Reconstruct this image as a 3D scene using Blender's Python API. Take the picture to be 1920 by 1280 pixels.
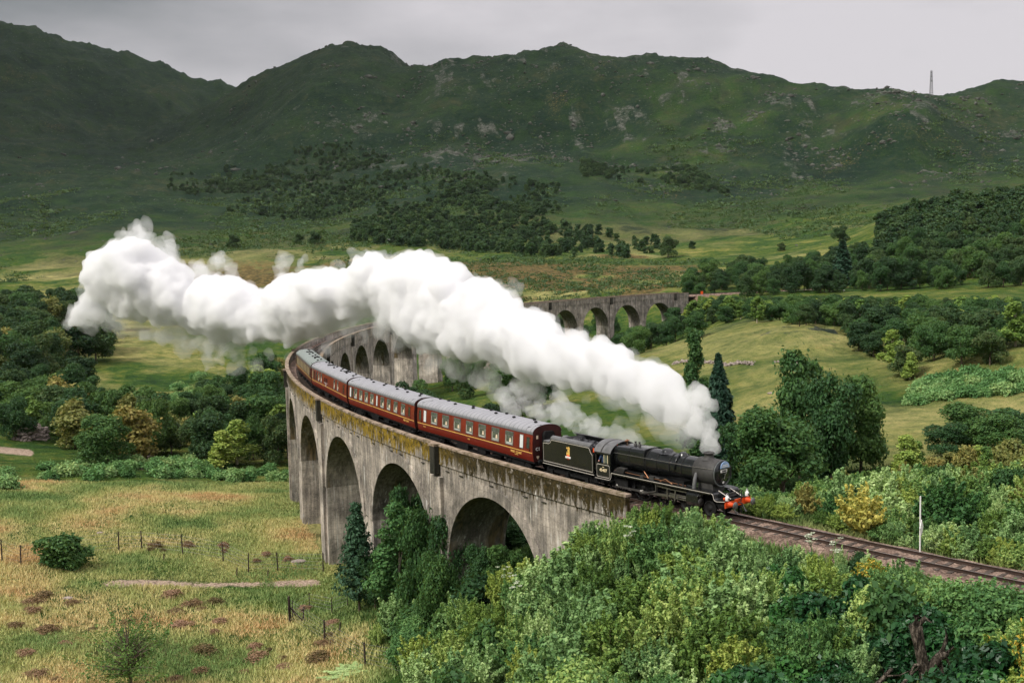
import bpy, bmesh, math, random
import numpy as np
from mathutils import Vector, Matrix
sc = bpy.context.scene
COL = sc.collection
for o in list(bpy.data.objects):
    bpy.data.objects.remove(o)

# ------------------------------------------------------------------ camera, world, sun, exposure
FPX, PITCH, CAMZ, ROLL = 1970.3, 0.0833, 17.066, -0.02314      # focal length in 1920-wide pixels
CX, CY, RAD, PH0, SGAP = 191.92, 209.81, 229.20, -2.5236, 24.14   # centre and radius of the railway curve
BAY = 17.2                                                      # arch spacing
cd = bpy.data.cameras.new('camera'); cam = bpy.data.objects.new('camera', cd); COL.objects.link(cam)
cd.sensor_width = 36; cd.lens = FPX/1920*36; cd.clip_start = 0.5; cd.clip_end = 20000
cam.location = (0, 0, CAMZ)
cam.rotation_euler = (Matrix.Rotation(math.pi/2-PITCH, 3, 'X') @ Matrix.Rotation(ROLL, 3, 'Z')).to_euler()
sc.camera = cam

SUN_EL, SUN_AZ = math.radians(48), math.radians(-118)   # azimuth from +Y, clockwise (negative: to the left, behind the camera)
world = bpy.data.worlds.new('World'); sc.world = world; world.use_nodes = True
wn = world.node_tree.nodes; wl = world.node_tree.links; wn.clear()
wo = wn.new('ShaderNodeOutputWorld'); wb = wn.new('ShaderNodeBackground')
sky = wn.new('ShaderNodeTexSky'); sky.sky_type = 'NISHITA'; sky.sun_disc = False
sky.sun_elevation = SUN_EL; sky.sun_rotation = SUN_AZ; sky.air_density = 1.0; sky.dust_density = 4.0
tc = wn.new('ShaderNodeTexCoord'); mp = wn.new('ShaderNodeMapping'); mp.inputs['Scale'].default_value = (1.1, 1.1, 3.2)
ns = wn.new('ShaderNodeTexNoise'); ns.inputs['Scale'].default_value = 2.1; ns.inputs['Detail'].default_value = 6; ns.inputs['Roughness'].default_value = 0.5
sx = wn.new('ShaderNodeSeparateXYZ')
wl.new(tc.outputs['Generated'], mp.inputs['Vector']); wl.new(mp.outputs[0], ns.inputs['Vector']); wl.new(tc.outputs['Generated'], sx.inputs[0])
def wmath(op, a, b=None, clamp=False):
    n = wn.new('ShaderNodeMath'); n.operation = op; n.use_clamp = clamp
    for i, v in enumerate((a, b)):
        if v is None: continue
        if isinstance(v, (int, float)): n.inputs[i].default_value = v
        else: wl.new(v, n.inputs[i])
    return n.outputs[0]
# overcast: dark bank of cloud to the upper left, paler and slightly mauve to the right, brightest overhead
side = wmath('MULTIPLY_ADD', sx.outputs['X'], 0.80); side.node.inputs[2].default_value = 0.74
high = wmath('MULTIPLY', wmath('SUBTRACT', sx.outputs['Z'], 0.16), -2.6)
nz = wmath('MULTIPLY', wmath('SUBTRACT', ns.outputs['Fac'], 0.5), 2.1)
lum = wmath('ADD', wmath('ADD', side, nz), wmath('MULTIPLY', high, wmath('LESS_THAN', sx.outputs['Z'], 0.34)), True)
cr = wn.new('ShaderNodeValToRGB'); wl.new(lum, cr.inputs[0])
cr.color_ramp.elements[0].position = 0.05; cr.color_ramp.elements[0].color = (0.105, 0.115, 0.118, 1)
cr.color_ramp.elements[1].position = 0.95; cr.color_ramp.elements[1].color = (0.40, 0.38, 0.395, 1)
zen = wn.new('ShaderNodeMapRange'); zen.inputs[1].default_value = 0.25; zen.inputs[2].default_value = 0.9
zen.inputs[3].default_value = 1.0; zen.inputs[4].default_value = 2.4; wl.new(sx.outputs['Z'], zen.inputs[0])
vm = wn.new('ShaderNodeVectorMath'); vm.operation = 'SCALE'; wl.new(cr.outputs[0], vm.inputs[0]); wl.new(zen.outputs[0], vm.inputs['Scale'])
vs = wn.new('ShaderNodeVectorMath'); vs.operation = 'SCALE'; wl.new(sky.outputs[0], vs.inputs[0]); vs.inputs['Scale'].default_value = 0.07
mx = wn.new('ShaderNodeMix'); mx.data_type = 'RGBA'; mx.inputs[0].default_value = 0.93
wl.new(vs.outputs[0], mx.inputs[6]); wl.new(vm.outputs[0], mx.inputs[7]); wl.new(mx.outputs[2], wb.inputs[0]); wb.inputs[1].default_value = 1.0
wl.new(wb.outputs[0], wo.inputs[0])

sl = bpy.data.lights.new('sun', 'SUN'); so = bpy.data.objects.new('sun', sl); COL.objects.link(so)
sl.energy = 2.1; sl.angle = math.radians(20); sl.color = (1.0, 0.955, 0.88)
sdir = Vector((math.sin(SUN_AZ)*math.cos(SUN_EL), math.cos(SUN_AZ)*math.cos(SUN_EL), math.sin(SUN_EL)))
so.rotation_euler = sdir.to_track_quat('Z', 'Y').to_euler(); so.location = (-60, -40, 90)

sc.view_settings.view_transform = 'Standard'; sc.view_settings.look = 'None'
sc.view_settings.exposure = 0.84; sc.view_settings.gamma = 1.0
sc.render.engine = 'CYCLES'
cy = sc.cycles
cy.max_bounces = 28; cy.diffuse_bounces = 3; cy.glossy_bounces = 2; cy.transmission_bounces = 3; cy.transparent_max_bounces = 8
cy.volume_bounces = 28; cy.use_denoising = True; cy.use_adaptive_sampling = True; cy.adaptive_threshold = 0.02
cy.sample_clamp_indirect = 6

# ------------------------------------------------------------------ helpers
RNG = np.random.default_rng(7); random.seed(7)
CP, SP = math.cos(PITCH), math.sin(PITCH); CR_, SR_ = math.cos(ROLL), math.sin(ROLL)
def ray(u, v):
    x = u-960; y = v-640; xx = (x*CR_+y*SR_)/FPX; yy = -(-x*SR_+y*CR_)/FPX
    return np.array([xx, CP+yy*SP, -SP+yy*CP])
def proj(X, Y, Z):
    Z = Z-CAMZ; d = Y*CP-Z*SP; up = Y*SP+Z*CP; x = FPX*X/d; y = -FPX*up/d
    return 960+x*CR_-y*SR_, 640+x*SR_+y*CR_, d
def uv_az(u, v):
    r = ray(u, v); return math.atan2(r[0], r[1]), r[2]/math.hypot(r[0], r[1])     # azimuth, tangent of elevation

def tag(o, label=None, cat=None, group=None, kind=None):
    if label: o['label'] = label
    if cat: o['category'] = cat
    if group: o['group'] = group
    if kind: o['kind'] = kind
    return o
def empty(name, loc=(0, 0, 0), rz=0.0, parent=None):
    e = bpy.data.objects.new(name, None); COL.objects.link(e); e.location = loc; e.rotation_euler = (0, 0, rz)
    e.empty_display_size = 0.2
    if parent: e.parent = parent
    return e
def link(name, me, parent=None, loc=None):
    o = bpy.data.objects.new(name, me); COL.objects.link(o)
    if parent: o.parent = parent
    if loc is not None: o.location = loc
    return o
def copy_tree(o, parent=None):
    c = o.copy(); COL.objects.link(c); c.parent = parent
    for ch in list(KIDS.get(o.name, [])):
        k = copy_tree(ch, c); KIDS.setdefault(c.name, []).append(k)
    return c
KIDS = {}
def npmesh(name, V, F, mat=None, smooth=False, uv=None, colattr=None):
    """V (n,3); F (m,k) all faces of k corners, or list of such arrays"""
    me = bpy.data.meshes.new(name)
    Fs = F if isinstance(F, list) else [F]
    Fs = [np.asarray(f, dtype=np.int32) for f in Fs if len(f)]
    V = np.asarray(V, dtype=np.float32)
    me.vertices.add(len(V)); me.vertices.foreach_set('co', V.ravel())
    nl = sum(f.size for f in Fs); nf = sum(len(f) for f in Fs)
    me.loops.add(nl); me.polygons.add(nf)
    me.loops.foreach_set('vertex_index', np.concatenate([f.ravel() for f in Fs]))
    st = np.concatenate([np.full(len(f), f.shape[1], dtype=np.int32) for f in Fs])
    starts = np.concatenate([[0], np.cumsum(st)[:-1]]).astype(np.int32)
    me.polygons.foreach_set('loop_start', starts)
    if uv is not None:
        l = me.uv_layers.new(name='UVMap'); idx = np.concatenate([f.ravel() for f in Fs])
        l.data.foreach_set('uv', np.asarray(uv, dtype=np.float32)[idx].ravel())
    if colattr is not None:
        for nm, arr in colattr.items():
            a = me.attributes.new(nm, 'FLOAT', 'POINT'); a.data.foreach_set('value', np.asarray(arr, dtype=np.float32))
    me.update(calc_edges=True); me.validate()
    if smooth: me.polygons.foreach_set('use_smooth', np.ones(len(me.polygons), dtype=bool))
    if mat:
        for m in (mat if isinstance(mat, (list, tuple)) else [mat]): me.materials.append(m)
    return me

class MB:
    """collects boxes, tubes, lathes, prisms; build() links them as ONE mesh object"""
    def __init__(s): s.V = []; s.F = []; s.sm = []
    def add(s, V, F, smooth=False):
        b = len(s.V); s.V += [tuple(map(float, v)) for v in V]
        for f in F: s.F.append([i+b for i in f]); s.sm.append(smooth)
        return s
    def box(s, c, d, rz=0.0, M=None):
        x, y, z = d[0]/2, d[1]/2, d[2]/2
        P = [Vector((i*x, j*y, k*z)) for k in (-1, 1) for j in (-1, 1) for i in (-1, 1)]
        R = Matrix.Rotation(rz, 3, 'Z') if M is None else M
        P = [R @ p + Vector(c) for p in P]
        return s.add(P, [(0, 2, 3, 1), (4, 5, 7, 6), (0, 1, 5, 4), (2, 6, 7, 3), (0, 4, 6, 2), (1, 3, 7, 5)])
    def bar(s, a, b, w, h=None):
        a = Vector(a); b = Vector(b); d = b-a; h = h or w
        q = d.to_track_quat('Z', 'Y').to_matrix()
        return s.box((a+b)/2, (w, h, d.length), M=q)
    def tube(s, a, b, r0, r1=None, n=12, caps=True, smooth=True):
        a = Vector(a); b = Vector(b); r1 = r0 if r1 is None else r1
        q = (b-a).to_track_quat('Z', 'Y').to_matrix(); V = []
        for c, r in ((a, r0), (b, r1)):
            for i in range(n):
                t = 2*math.pi*i/n; V.append(c+q @ Vector((r*math.cos(t), r*math.sin(t), 0)))
        s.add(V, [(i, (i+1) % n, n+(i+1) % n, n+i) for i in range(n)], smooth)
        if caps:
            s.add(V[:n], [tuple(reversed(range(n)))]); s.add(V[n:], [tuple(range(n))])
        return s
    def path(s, pts, r, n=6):
        pts = [Vector(p) for p in pts]; rs = r if isinstance(r, (list, tuple)) else [r]*len(pts); V = []
        for k, p in enumerate(pts):
            d = (pts[min(k+1, len(pts)-1)]-pts[max(k-1, 0)])
            q = d.to_track_quat('Z', 'Y').to_matrix()
            for i in range(n):
                t = 2*math.pi*i/n; V.append(p+q @ Vector((rs[k]*math.cos(t), rs[k]*math.sin(t), 0)))
        F = [(k*n+i, k*n+(i+1) % n, (k+1)*n+(i+1) % n, (k+1)*n+i) for k in range(len(pts)-1) for i in range(n)]
        return s.add(V, F, True)
    def lathe(s, prof, n=24, axis='z', c=(0, 0, 0), smooth=True):
        V = []
        for (r, h) in prof:
            for i in range(n):
                t = 2*math.pi*i/n; a, b = r*math.cos(t), r*math.sin(t)
                p = (a, b, h) if axis == 'z' else ((h, a, b) if axis == 'x' else (b, h, a))
                V.append(Vector(p)+Vector(c))
        F = [(k*n+i, k*n+(i+1) % n, (k+1)*n+(i+1) % n, (k+1)*n+i) for k in range(len(prof)-1) for i in range(n)]
        return s.add(V, F, smooth)
    def prism(s, poly, a, b, plane='xz'):
        """poly: 2-D outline (counter-clockwise), extruded from a to b across the plane"""
        n = len(poly)
        def P(p, h): return {'xz': (p[0], h, p[1]), 'xy': (p[0], p[1], h), 'yz': (h, p[0], p[1])}[plane]
        V = [P(p, a) for p in poly]+[P(p, b) for p in poly]
        return s.add(V, [tuple(range(n)), tuple(reversed(range(n, 2*n)))]+[(i, i+n, (i+1) % n+n, (i+1) % n) for i in range(n)])
    def mesh(s, name, mat):
        me = bpy.data.meshes.new(name); me.from_pydata(s.V, [], s.F)
        me.polygons.foreach_set('use_smooth', s.sm); me.update()
        bm = bmesh.new(); bm.from_mesh(me); bmesh.ops.recalc_face_normals(bm, faces=bm.faces); bm.to_mesh(me); bm.free()
        for m in (mat if isinstance(mat, (list, tuple)) else [mat]): me.materials.append(m)
        return me
    def build(s, name, mat, parent=None, loc=None, bevel=0, label=None):
        o = link(name, s.mesh(name, mat), parent, loc)
        if bevel:
            b = o.modifiers.new('bevel', 'BEVEL'); b.width = bevel; b.segments = 2; b.limit_method = 'ANGLE'
        if label: o['label'] = label
        if parent is not None: KIDS.setdefault(parent.name, []).append(o)
        return o

# ------------------------------------------------------------------ materials
class NT:
    def __init__(s, name):
        s.m = bpy.data.materials.new(name); s.m.use_nodes = True; s.t = s.m.node_tree; s.n = s.t.nodes; s.n.clear()
        s.out = s.n.new('ShaderNodeOutputMaterial')
    def new(s, t, **kw):
        n = s.n.new('ShaderNode'+t)
        for k, v in kw.items(): setattr(n, k, v)
        return n
    def set(s, n, i, v):
        if v is None: return
        if isinstance(v, bpy.types.NodeSocket): s.t.links.new(v, n.inputs[i])
        else: n.inputs[i].default_value = v
    def coord(s, kind='Object', scale=(1, 1, 1)):
        t = s.new('TexCoord'); m = s.new('Mapping'); s.t.links.new(t.outputs[kind], m.inputs[0]); m.inputs['Scale'].default_value = scale
        return m.outputs[0]
    def noise(s, scale, detail=4, rough=0.55, vec=None, dist=0.0):
        n = s.new('TexNoise'); n.inputs['Scale'].default_value = scale; n.inputs['Detail'].default_value = detail
        n.inputs['Roughness'].default_value = rough; n.inputs['Distortion'].default_value = dist
        if vec is not None: s.t.links.new(vec, n.inputs['Vector'])
        return n.outputs['Fac']
    def voronoi(s, scale, vec=None, out='Distance', feature='F1'):
        n = s.new('TexVoronoi', feature=feature); n.inputs['Scale'].default_value = scale
        if vec is not None: s.t.links.new(vec, n.inputs['Vector'])
        return n.outputs[out]
    def ramp(s, fac, stops, interp='LINEAR'):
        n = s.new('ValToRGB'); r = n.color_ramp; r.interpolation = interp
        while len(r.elements) > 1: r.elements.remove(r.elements[-1])
        r.elements[0].position = stops[0][0]; r.elements[0].color = (*stops[0][1], 1) if len(stops[0][1]) == 3 else stops[0][1]
        for p, c in stops[1:]:
            e = r.elements.new(p); e.color = (*c, 1) if len(c) == 3 else c
        s.t.links.new(fac, n.inputs[0]); return n.outputs[0]
    def mask(s, fac, a, b):
        n = s.new('MapRange'); n.interpolation_type = 'SMOOTHSTEP'
        s.set(n, 0, fac); n.inputs[1].default_value = a; n.inputs[2].default_value = b; return n.outputs[0]
    def math(s, op, a, b=None, c=None, clamp=False):
        n = s.new('Math', operation=op); n.use_clamp = clamp
        for i, v in enumerate((a, b, c)): s.set(n, i, v)
        return n.outputs[0]
    def mix(s, f, a, b, blend='MIX'):
        n = s.new('Mix', data_type='RGBA', blend_type=blend)
        s.set(n, 0, f)
        for i, v in ((6, a), (7, b)):
            if isinstance(v, (tuple, list)) and len(v) == 3: v = (*v, 1)
            s.set(n, i, v)
        return n.outputs[2]
    def attr(s, name):
        n = s.new('Attribute'); n.attribute_name = name; return n.outputs['Fac']
    def sep(s, v):
        n = s.new('SeparateXYZ'); s.t.links.new(v, n.inputs[0]); return n.outputs
    def bump(s, h, strength=0.5, dist=0.1):
        n = s.new('Bump'); n.inputs['Strength'].default_value = strength; n.inputs['Distance'].default_value = dist
        s.t.links.new(h, n.inputs['Height']); return n.outputs[0]
    def pbr(s, color, rough=0.8, metal=0.0, normal=None, spec=0.3):
        p = s.new('BsdfPrincipled')
        if isinstance(color, (tuple, list)): color = (*color[:3], 1)
        s.set(p, 'Base Color', color); s.set(p, 'Roughness', rough); s.set(p, 'Metallic', metal); s.set(p, 'Normal', normal)
        p.inputs['Specular IOR Level'].default_value = spec
        s.t.links.new(p.outputs[0], s.out.inputs[0]); return s.m
MATS = {}
def plain(name, col, rough=0.6, metal=0.0, var=0.25, scale=3.0, spec=0.4):
    if name in MATS: return MATS[name]
    t = NT(name); v = t.coord('Object'); n = t.noise(scale, 5, 0.6, v)
    c = t.ramp(n, [(0.3, tuple(x*(1-var) for x in col)), (0.7, tuple(min(1, x*(1+var)) for x in col))])
    MATS[name] = t.pbr(c, rough, metal, spec=spec); return MATS[name]
# ------------------------------------------------------------------ railway curve
def track_off(s):
    s = np.asarray(s, float); return np.where(s < -8, -0.45*np.clip((-8-s)/10, 0, 1), 0.0)
S_END = 22.5*BAY
def curve(s, off=0.0):
    """arc length s from pier 0 (positive over the viaduct, away from the camera) -> x, y, tangent angle (direction of falling s)"""
    a = PH0-s/RAD; r = RAD+off+track_off(s)
    return CX+r*np.cos(a), CY+r*np.sin(a), a+math.pi/2
def curve_sd(X, Y):
    dx, dy = X-CX, Y-CY; a = np.arctan2(dy, dx); s = ((PH0-a) % (2*math.pi))*RAD
    s = np.where(s > RAD*4.5, s-2*math.pi*RAD, s); return s, np.hypot(dx, dy)-RAD-track_off(s)

# ------------------------------------------------------------------ terrain
# rows: distance from the camera; each gives, for some columns of the photograph, the picture row where the ground at that distance is seen
UC = [-500, 0, 250, 500, 640, 750, 900, 1000, 1100, 1250, 1400, 1500, 1620, 1750, 1920, 2400]
ROWS = {
 12:   [1480]*16,
 25:   [1600, 1600, 1600, 1600, 1590, 1580, 1560, 1540, 1520, 1500, 1480, 1470, 1460, 1450, 1440, 1430],
 40:   [1660, 1650, 1640, 1630, 1620, 1600, 1560, 1520, 1480, 1440, 1420, 1410, 1390, 1370, 1340, 1320],
 50:   [1580, 1570, 1560, 1550, 1540, 1520, 1470, 1400, 1330, 1270, 1240, 1230, 1210, 1200, 1180, 1170],
 60:   [1490, 1480, 1470, 1460, 1450, 1430, 1370, 1280, 1200, 1130, 1090, 1075, 1065, 1060, 1050, 1060],
 72:   [1400, 1390, 1380, 1370, 1350, 1320, 1240, 1150, 1080, 1010, 985, 985, 985, 985, 990, 1000],
 85:   [1330, 1320, 1310, 1300, 1270, 1240, 1120, 1060, 1030, 1020, 985, 970, 965, 960, 955, 960],
 100:  [1215, 1210, 1203, 1195, 1170, 1120, 1060, 1035, 1020, 1010, 990, 965, 950, 940, 930, 930],
 120:  [1098, 1097, 1092, 1085, 1068, 1050, 1000, 990, 975, 950, 930, 905, 895, 885, 880, 880],
 145:  [995, 990, 985, 978, 965, 950, 920, 905, 890, 870, 850, 840, 835, 828, 820, 820],
 175:  [900, 893, 890, 905, 910, 880, 850, 835, 825, 810, 790, 775, 770, 765, 750, 740],
 205:  [862, 862, 864, 862, 850, 830, 800, 785, 775, 760, 730, 715, 720, 715, 695, 690],
 250:  [795, 800, 810, 810, 790, 770, 745, 730, 720, 695, 655, 640, 650, 650, 640, 640],
 310:  [735, 735, 735, 740, 725, 715, 700, 690, 680, 650, 608, 600, 600, 590, 580, 570],
 350:  [700, 690, 690, 695, 690, 685, 685, 690, 690, 650, 590, 580, 570, 560, 555, 550],
 400:  [665, 660, 650, 655, 650, 650, 650, 650, 645, 610, 556, 552, 548, 545, 540, 535],
 450:  [635, 630, 620, 615, 605, 595, 590, 590, 580, 553, 540, 536, 530, 522, 510, 500],
 550:  [595, 590, 575, 565, 550, 540, 530, 525, 520, 515, 510, 505, 490, 450, 440, 430],
 680:  [550, 545, 530, 515, 500, 495, 485, 485, 482, 485, 478, 470, 435, 380, 368, 360],
 780:  [525, 515, 495, 482, 472, 468, 462, 462, 462, 462, 452, 445, 420, 390, 385, 380],
 950:  [485, 475, 455, 450, 440, 430, 425, 425, 425, 430, 425, 415, 405, 395, 390, 385],
 1200: [440, 420, 405, 412, 405, 385, 370, 365, 370, 380, 375, 370, 360, 350, 350, 350],
 1500: [390, 370, 360, 365, 345, 320, 305, 300, 305, 315, 310, 305, 295, 285, 280, 280],
 1750: [355, 335, 330, 310, 280, 265, 245, 235, 235, 235, 230, 225, 205, 182, 200, 210],
 2000: [320, 300, 310, 255, 210, 205, 180, 165, 160, 165, 175, 200, 215, 215, 170, 160],
 2250: [285, 265, 285, 215, 130, 140, 135, 130, 120, 120, 150, 210, 240, 250, 250, 200],
 2700: [220, 190, 235, 260, 180, 180, 170, 170, 170, 180, 210, 260, 290, 300, 300, 250],
 3300: [110, 90, 160, 240, 300, 300, 300, 300, 300, 300, 300, 320, 340, 350, 350, 350],
 4200: [160, 150, 220, 300, 340, 340, 340, 340, 340, 340, 340, 360, 380, 380, 380, 380],
 7000: [400]*16,
}
RIDGE = [  # picture points of the skyline with the distance they stand at
 (-300, 40, 3500), (-120, 42, 3450), (0, 45, 3400), (58, 47, 3400), (110, 68, 3400), (185, 82, 3400), (245, 104, 3350), (300, 118, 3300), (345, 140, 3300), (395, 156, 3250), (418, 160, 3200), (455, 185, 3100),
 (440, 168, 2450), (470, 148, 2400), (500, 133, 2400), (545, 124, 2350), (585, 92, 2300), (625, 80, 2300), (660, 82, 2300), (715, 95, 2300), (755, 115, 2250), (790, 131, 2250),
 (822, 118, 2150), (850, 113, 2150), (925, 106, 2150), (965, 113, 2150), (1000, 98, 2150), (1050, 91, 2150), (1085, 96, 2100), (1110, 106, 2100), (1190, 106, 2100), (1250, 110, 2100), (1300, 108, 2050), (1345, 120, 2050), (1390, 139, 2000),
 (1415, 133, 1950), (1440, 137, 1950), (1480, 152, 1950), (1540, 165, 1900), (1600, 171, 1850), (1640, 170, 1800), (1680, 163, 1780), (1715, 169, 1770), (1745, 177, 1770), (1800, 179, 1800), (1830, 166, 1900), (1870, 152, 1950), (1920, 149, 1950), (2000, 150, 1950), (2150, 150, 2000)]
pts = []
for D, vs in ROWS.items():
    for u, v in zip(UC, vs):
        if 1700 < D < 3500 and any(abs(u-r[0]) < 90 and abs(math.log(D/r[2])) < 0.16 for r in RIDGE): continue
        a, t = uv_az(u, v); pts.append((a, D, t))
for i, (u, v, D) in enumerate(RIDGE):
    a, t = uv_az(u, v); pts.append((a, D, t))
    if i % 2 == 0 and D != 3100:
        pts.append((a, D*1.2, t-0.045)); pts.append((a, D*0.86, t-0.035))
# behind and beside the camera
for az in (-2.9, -2.2, -1.5, 1.4, 2.1, 2.8):
    for D, t in ((12, -.45), (40, -.35), (120, -.12), (400, 0.02), (1200, .07), (3000, .12), (7000, .0)): pts.append((az, D, t))
for az in (-0.85, 0.85):
    for D, t in ((12, -.5), (40, -.55), (120, -.3), (400, -.08), (1200, .03), (3000, .16), (7000, .02)): pts.append((az, D, t))
pts = np.array(pts)
KA = 1.6
def LQ(D): return np.log(np.asarray(D)+14.0)
Pn = np.stack([pts[:, 0]*KA, LQ(pts[:, 1])], 1)
def tps_k(r2): return 0.5*r2*np.log(r2+1e-12)
_n = len(Pn); _A = np.zeros((_n+3, _n+3))
_A[:_n, :_n] = tps_k(((Pn[:, None]-Pn[None])**2).sum(-1))+np.eye(_n)*2e-5
_A[:_n, _n] = 1; _A[:_n, _n+1:] = Pn; _A[_n, :_n] = 1; _A[_n+1:, :_n] = Pn.T
_w = np.linalg.solve(_A, np.concatenate([pts[:, 2], np.zeros(3)]))
def hash2(ix, iy, seed):
    h = (ix.astype(np.int64)*374761393+iy.astype(np.int64)*668265263+seed*1274126177) & 0xffffffff
    h = ((h ^ (h >> 13))*1274126177) & 0xffffffff
    return ((h ^ (h >> 16)) & 0xffff)/65535.0
def vnoise(x, y, seed=0):
    ix, iy = np.floor(x), np.floor(y); fx, fy = x-ix, y-iy; fx = fx*fx*(3-2*fx); fy = fy*fy*(3-2*fy)
    a = hash2(ix, iy, seed); b = hash2(ix+1, iy, seed); c = hash2(ix, iy+1, seed); d = hash2(ix+1, iy+1, seed)
    return (a*(1-fx)+b*fx)*(1-fy)+(c*(1-fx)+d*fx)*fy-0.5
def fbm(x, y, oct=4, seed=0, gain=0.5, ridge=False):
    s = 0; amp = 1.0
    for k in range(oct):
        n = vnoise(x*2**k+k*17.3, y*2**k-k*9.1, seed+k); s = s+amp*((0.25-np.abs(n)) if ridge else n); amp *= gain
    return s
def smooth01(x): x = np.clip(x, 0, 1); return x*x*(3-2*x)
def ground(X, Y, detail=True):
    X = np.asarray(X, float).ravel(); Y = np.asarray(Y, float).ravel(); out = np.empty(len(X))
    for i0 in range(0, len(X), 40000):
        x = X[i0:i0+40000]; y = Y[i0:i0+40000]; D = np.hypot(x, y)+1e-6; a = np.arctan2(x, y)
        q = np.stack([a*KA, LQ(D)], 1)
        t = tps_k(((q[:, None]-Pn[None])**2).sum(-1)) @ _w[:_n]+_w[_n]+q @ _w[_n+1:]
        z = CAMZ+t*D-1.7*np.exp(-D/12)
        far = smooth01((D-450)/500); mid = smooth01((D-60)/80)
        if detail:
            # gullies and knolls of the hills, getting smaller towards the skyline; crags
            z += far*(-0.0050*D+fbm(x/170, y/170, 5, 3, 0.55, True)*D*0.015+fbm(x/70, y/150, 4, 13, .6, True)*D*.006)
            z += far*smooth01((D-1000)/600)*(fbm(x/45, y/60, 4, 11, 0.6)*D*0.0026+np.minimum(.35, np.maximum(0, fbm(x/38, y/70, 3, 61, 0.75)+.6*fbm(x/260, y/260, 2, 71)-.22))*D*.006)
            z += mid*(1-far)*fbm(x/60, y/60, 3, 5)*1.6+(1-far)*smooth01((D-70)/20)*fbm(x/7, y/7, 3, 8)*0.55
            k = np.exp(-((x-66)**2+(y-250)**2)/22**2); z += k*(2.2+fbm(x/6, y/6, 3, 21)*1.6)*smooth01((y-200)/30)
            k = np.exp(-(((x-93)/26)**2+((y-188)/22)**2)); z += k*5.5      # bracken knoll right of the meadow
        s, d = curve_sd(x, y); ad = np.abs(d)
        onland = np.maximum(smooth01((-5.5-s)/3), smooth01((s-21.4*BAY)/4))*(s < S_END+140)
        bed = -0.62
        w = smooth01((11.0-ad)/7.5)*onland
        z = z*(1-w)+bed*w
        # low ground under the arches: keep it clear of the spandrels
        und = smooth01((s-4)/6)*smooth01((20.9*BAY-s)/5)*smooth01((9-ad)/5)
        z = np.where(und > 0, np.minimum(z, z*(1-und)+und*np.minimum(z, -9.5)), z)
        out[i0:i0+40000] = z
    return out
def pick(u, v, d0=35, d1=6000):
    """ground point seen at picture position (u, v)"""
    r = ray(u, v); h = math.hypot(r[0], r[1]); D = np.exp(np.linspace(math.log(d0), math.log(d1), 700)); k = D/h
    X, Y, Z = r[0]*k, r[1]*k, CAMZ+r[2]*k; g = ground(X, Y); m = np.nonzero(Z < g)[0]
    i = m[0] if len(m) else 699
    return X[i], Y[i], g[i]

az_in = np.linspace(-0.62, 0.62, 660); azs = np.concatenate([np.linspace(-math.pi, -0.62, 70)[:-1], az_in, np.linspace(0.62, math.pi, 70)[1:]])
rs = np.concatenate([np.linspace(0.5, 30, 16), np.exp(np.linspace(math.log(31), math.log(9000), 620))])
AA, RR = np.meshgrid(azs, rs)
gx, gy = (RR*np.sin(AA)).ravel(), (RR*np.cos(AA)).ravel(); gz = ground(gx, gy)
na, nr = len(azs), len(rs)
idx = np.arange(na*nr).reshape(nr, na)
TF = np.stack([idx[:-1, :-1], idx[:-1, 1:], idx[1:, 1:], idx[1:, :-1]], -1).reshape(-1, 4)
TF = TF[:, ::-1]

def poly_mask(U, V, poly):
    inside = np.zeros(len(U), bool); n = len(poly)
    for i in range(n):
        x0, y0 = poly[i]; x1, y1 = poly[(i+1) % n]
        c = ((y0 > V) != (y1 > V)); xi = (x1-x0)*(V-y0)/((y1-y0)+1e-9)+x0
        inside ^= c & (U < xi)
    return inside

# ground cover attributes of the vertices (0..1): lush, heather, tan, rock, path; dark: cloud shade in the hill colour
gu, gv, _ = proj(gx, gy, gz); gD = np.hypot(gx, gy)
front = gy > 5
nbig = fbm(gx/90, gy/90, 4, 31); nmid = fbm(gx/22, gy/22, 4, 41); nsm = fbm(gx/5, gy/5, 3, 51)
A = {}
near_meadow = smooth01((190-gD)/25)*smooth01((720-gu+nmid*120)/60)
right_meadow = (gD < 330)*(gD > 100)*smooth01((gx-28)/20)
tan = near_meadow*(0.50+0.9*nmid+0.5*nsm-.22*smooth01((gD-115)/40))+right_meadow*0.45+right_meadow*nmid*0.5
tan += (gD > 300)*(gD < 620)*(gu < 420)*(0.3+nmid)
tan += (gD >= 450)*smooth01((1250-gD)/500)*(0.12+nbig*1.3+nmid*0.9)
moor = smooth01((gD-470+nmid*160)/90)*smooth01((740-gD+nbig*200)/110)*smooth01((gu-180+nmid*260)/200)*smooth01((1400-gu+nmid*200)/200)
tan += moor*0.12
heath = moor*(1.0+nmid*1.1+nsm*.4)+smooth01((gD-900)/300)*np.clip(nbig*1.1+nmid*0.5-0.15, 0, 1)*0.4
heath += near_meadow*np.clip(nsm*1.5+nmid*1.2-0.20, 0, 1)*1.3*(gD < 135)
heath += smooth01((gD-520)/40)*smooth01((760-gD)/60)*smooth01((gu-1650)/60)*np.clip(0.2+nmid*1.5, 0, 1)
slope = np.zeros(len(gx))
A['tan'] = np.clip(tan, 0, 1); A['heath'] = np.clip(heath, 0, 1)
upper = smooth01((gD-1150)/500)
rk = upper*np.clip(fbm(gx/38, gy/70, 4, 61, 0.75)*1.7+fbm(gx/260, gy/260, 2, 71)*1.1-0.42, 0, 1)*(0.35+0.65*smooth01((gu-620)/250))
kn = np.exp(-((gx-66)**2+(gy-250)**2)/15**2); rk += kn*np.clip(fbm(gx/4, gy/4, 3, 77)*2, 0, 1)*0.9
rk += moor*np.clip(fbm(gx/9, gy/9, 3, 78)*2.2-0.75, 0, 1)
A['rock'] = np.clip(rk*2.2, 0, 1)
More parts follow.
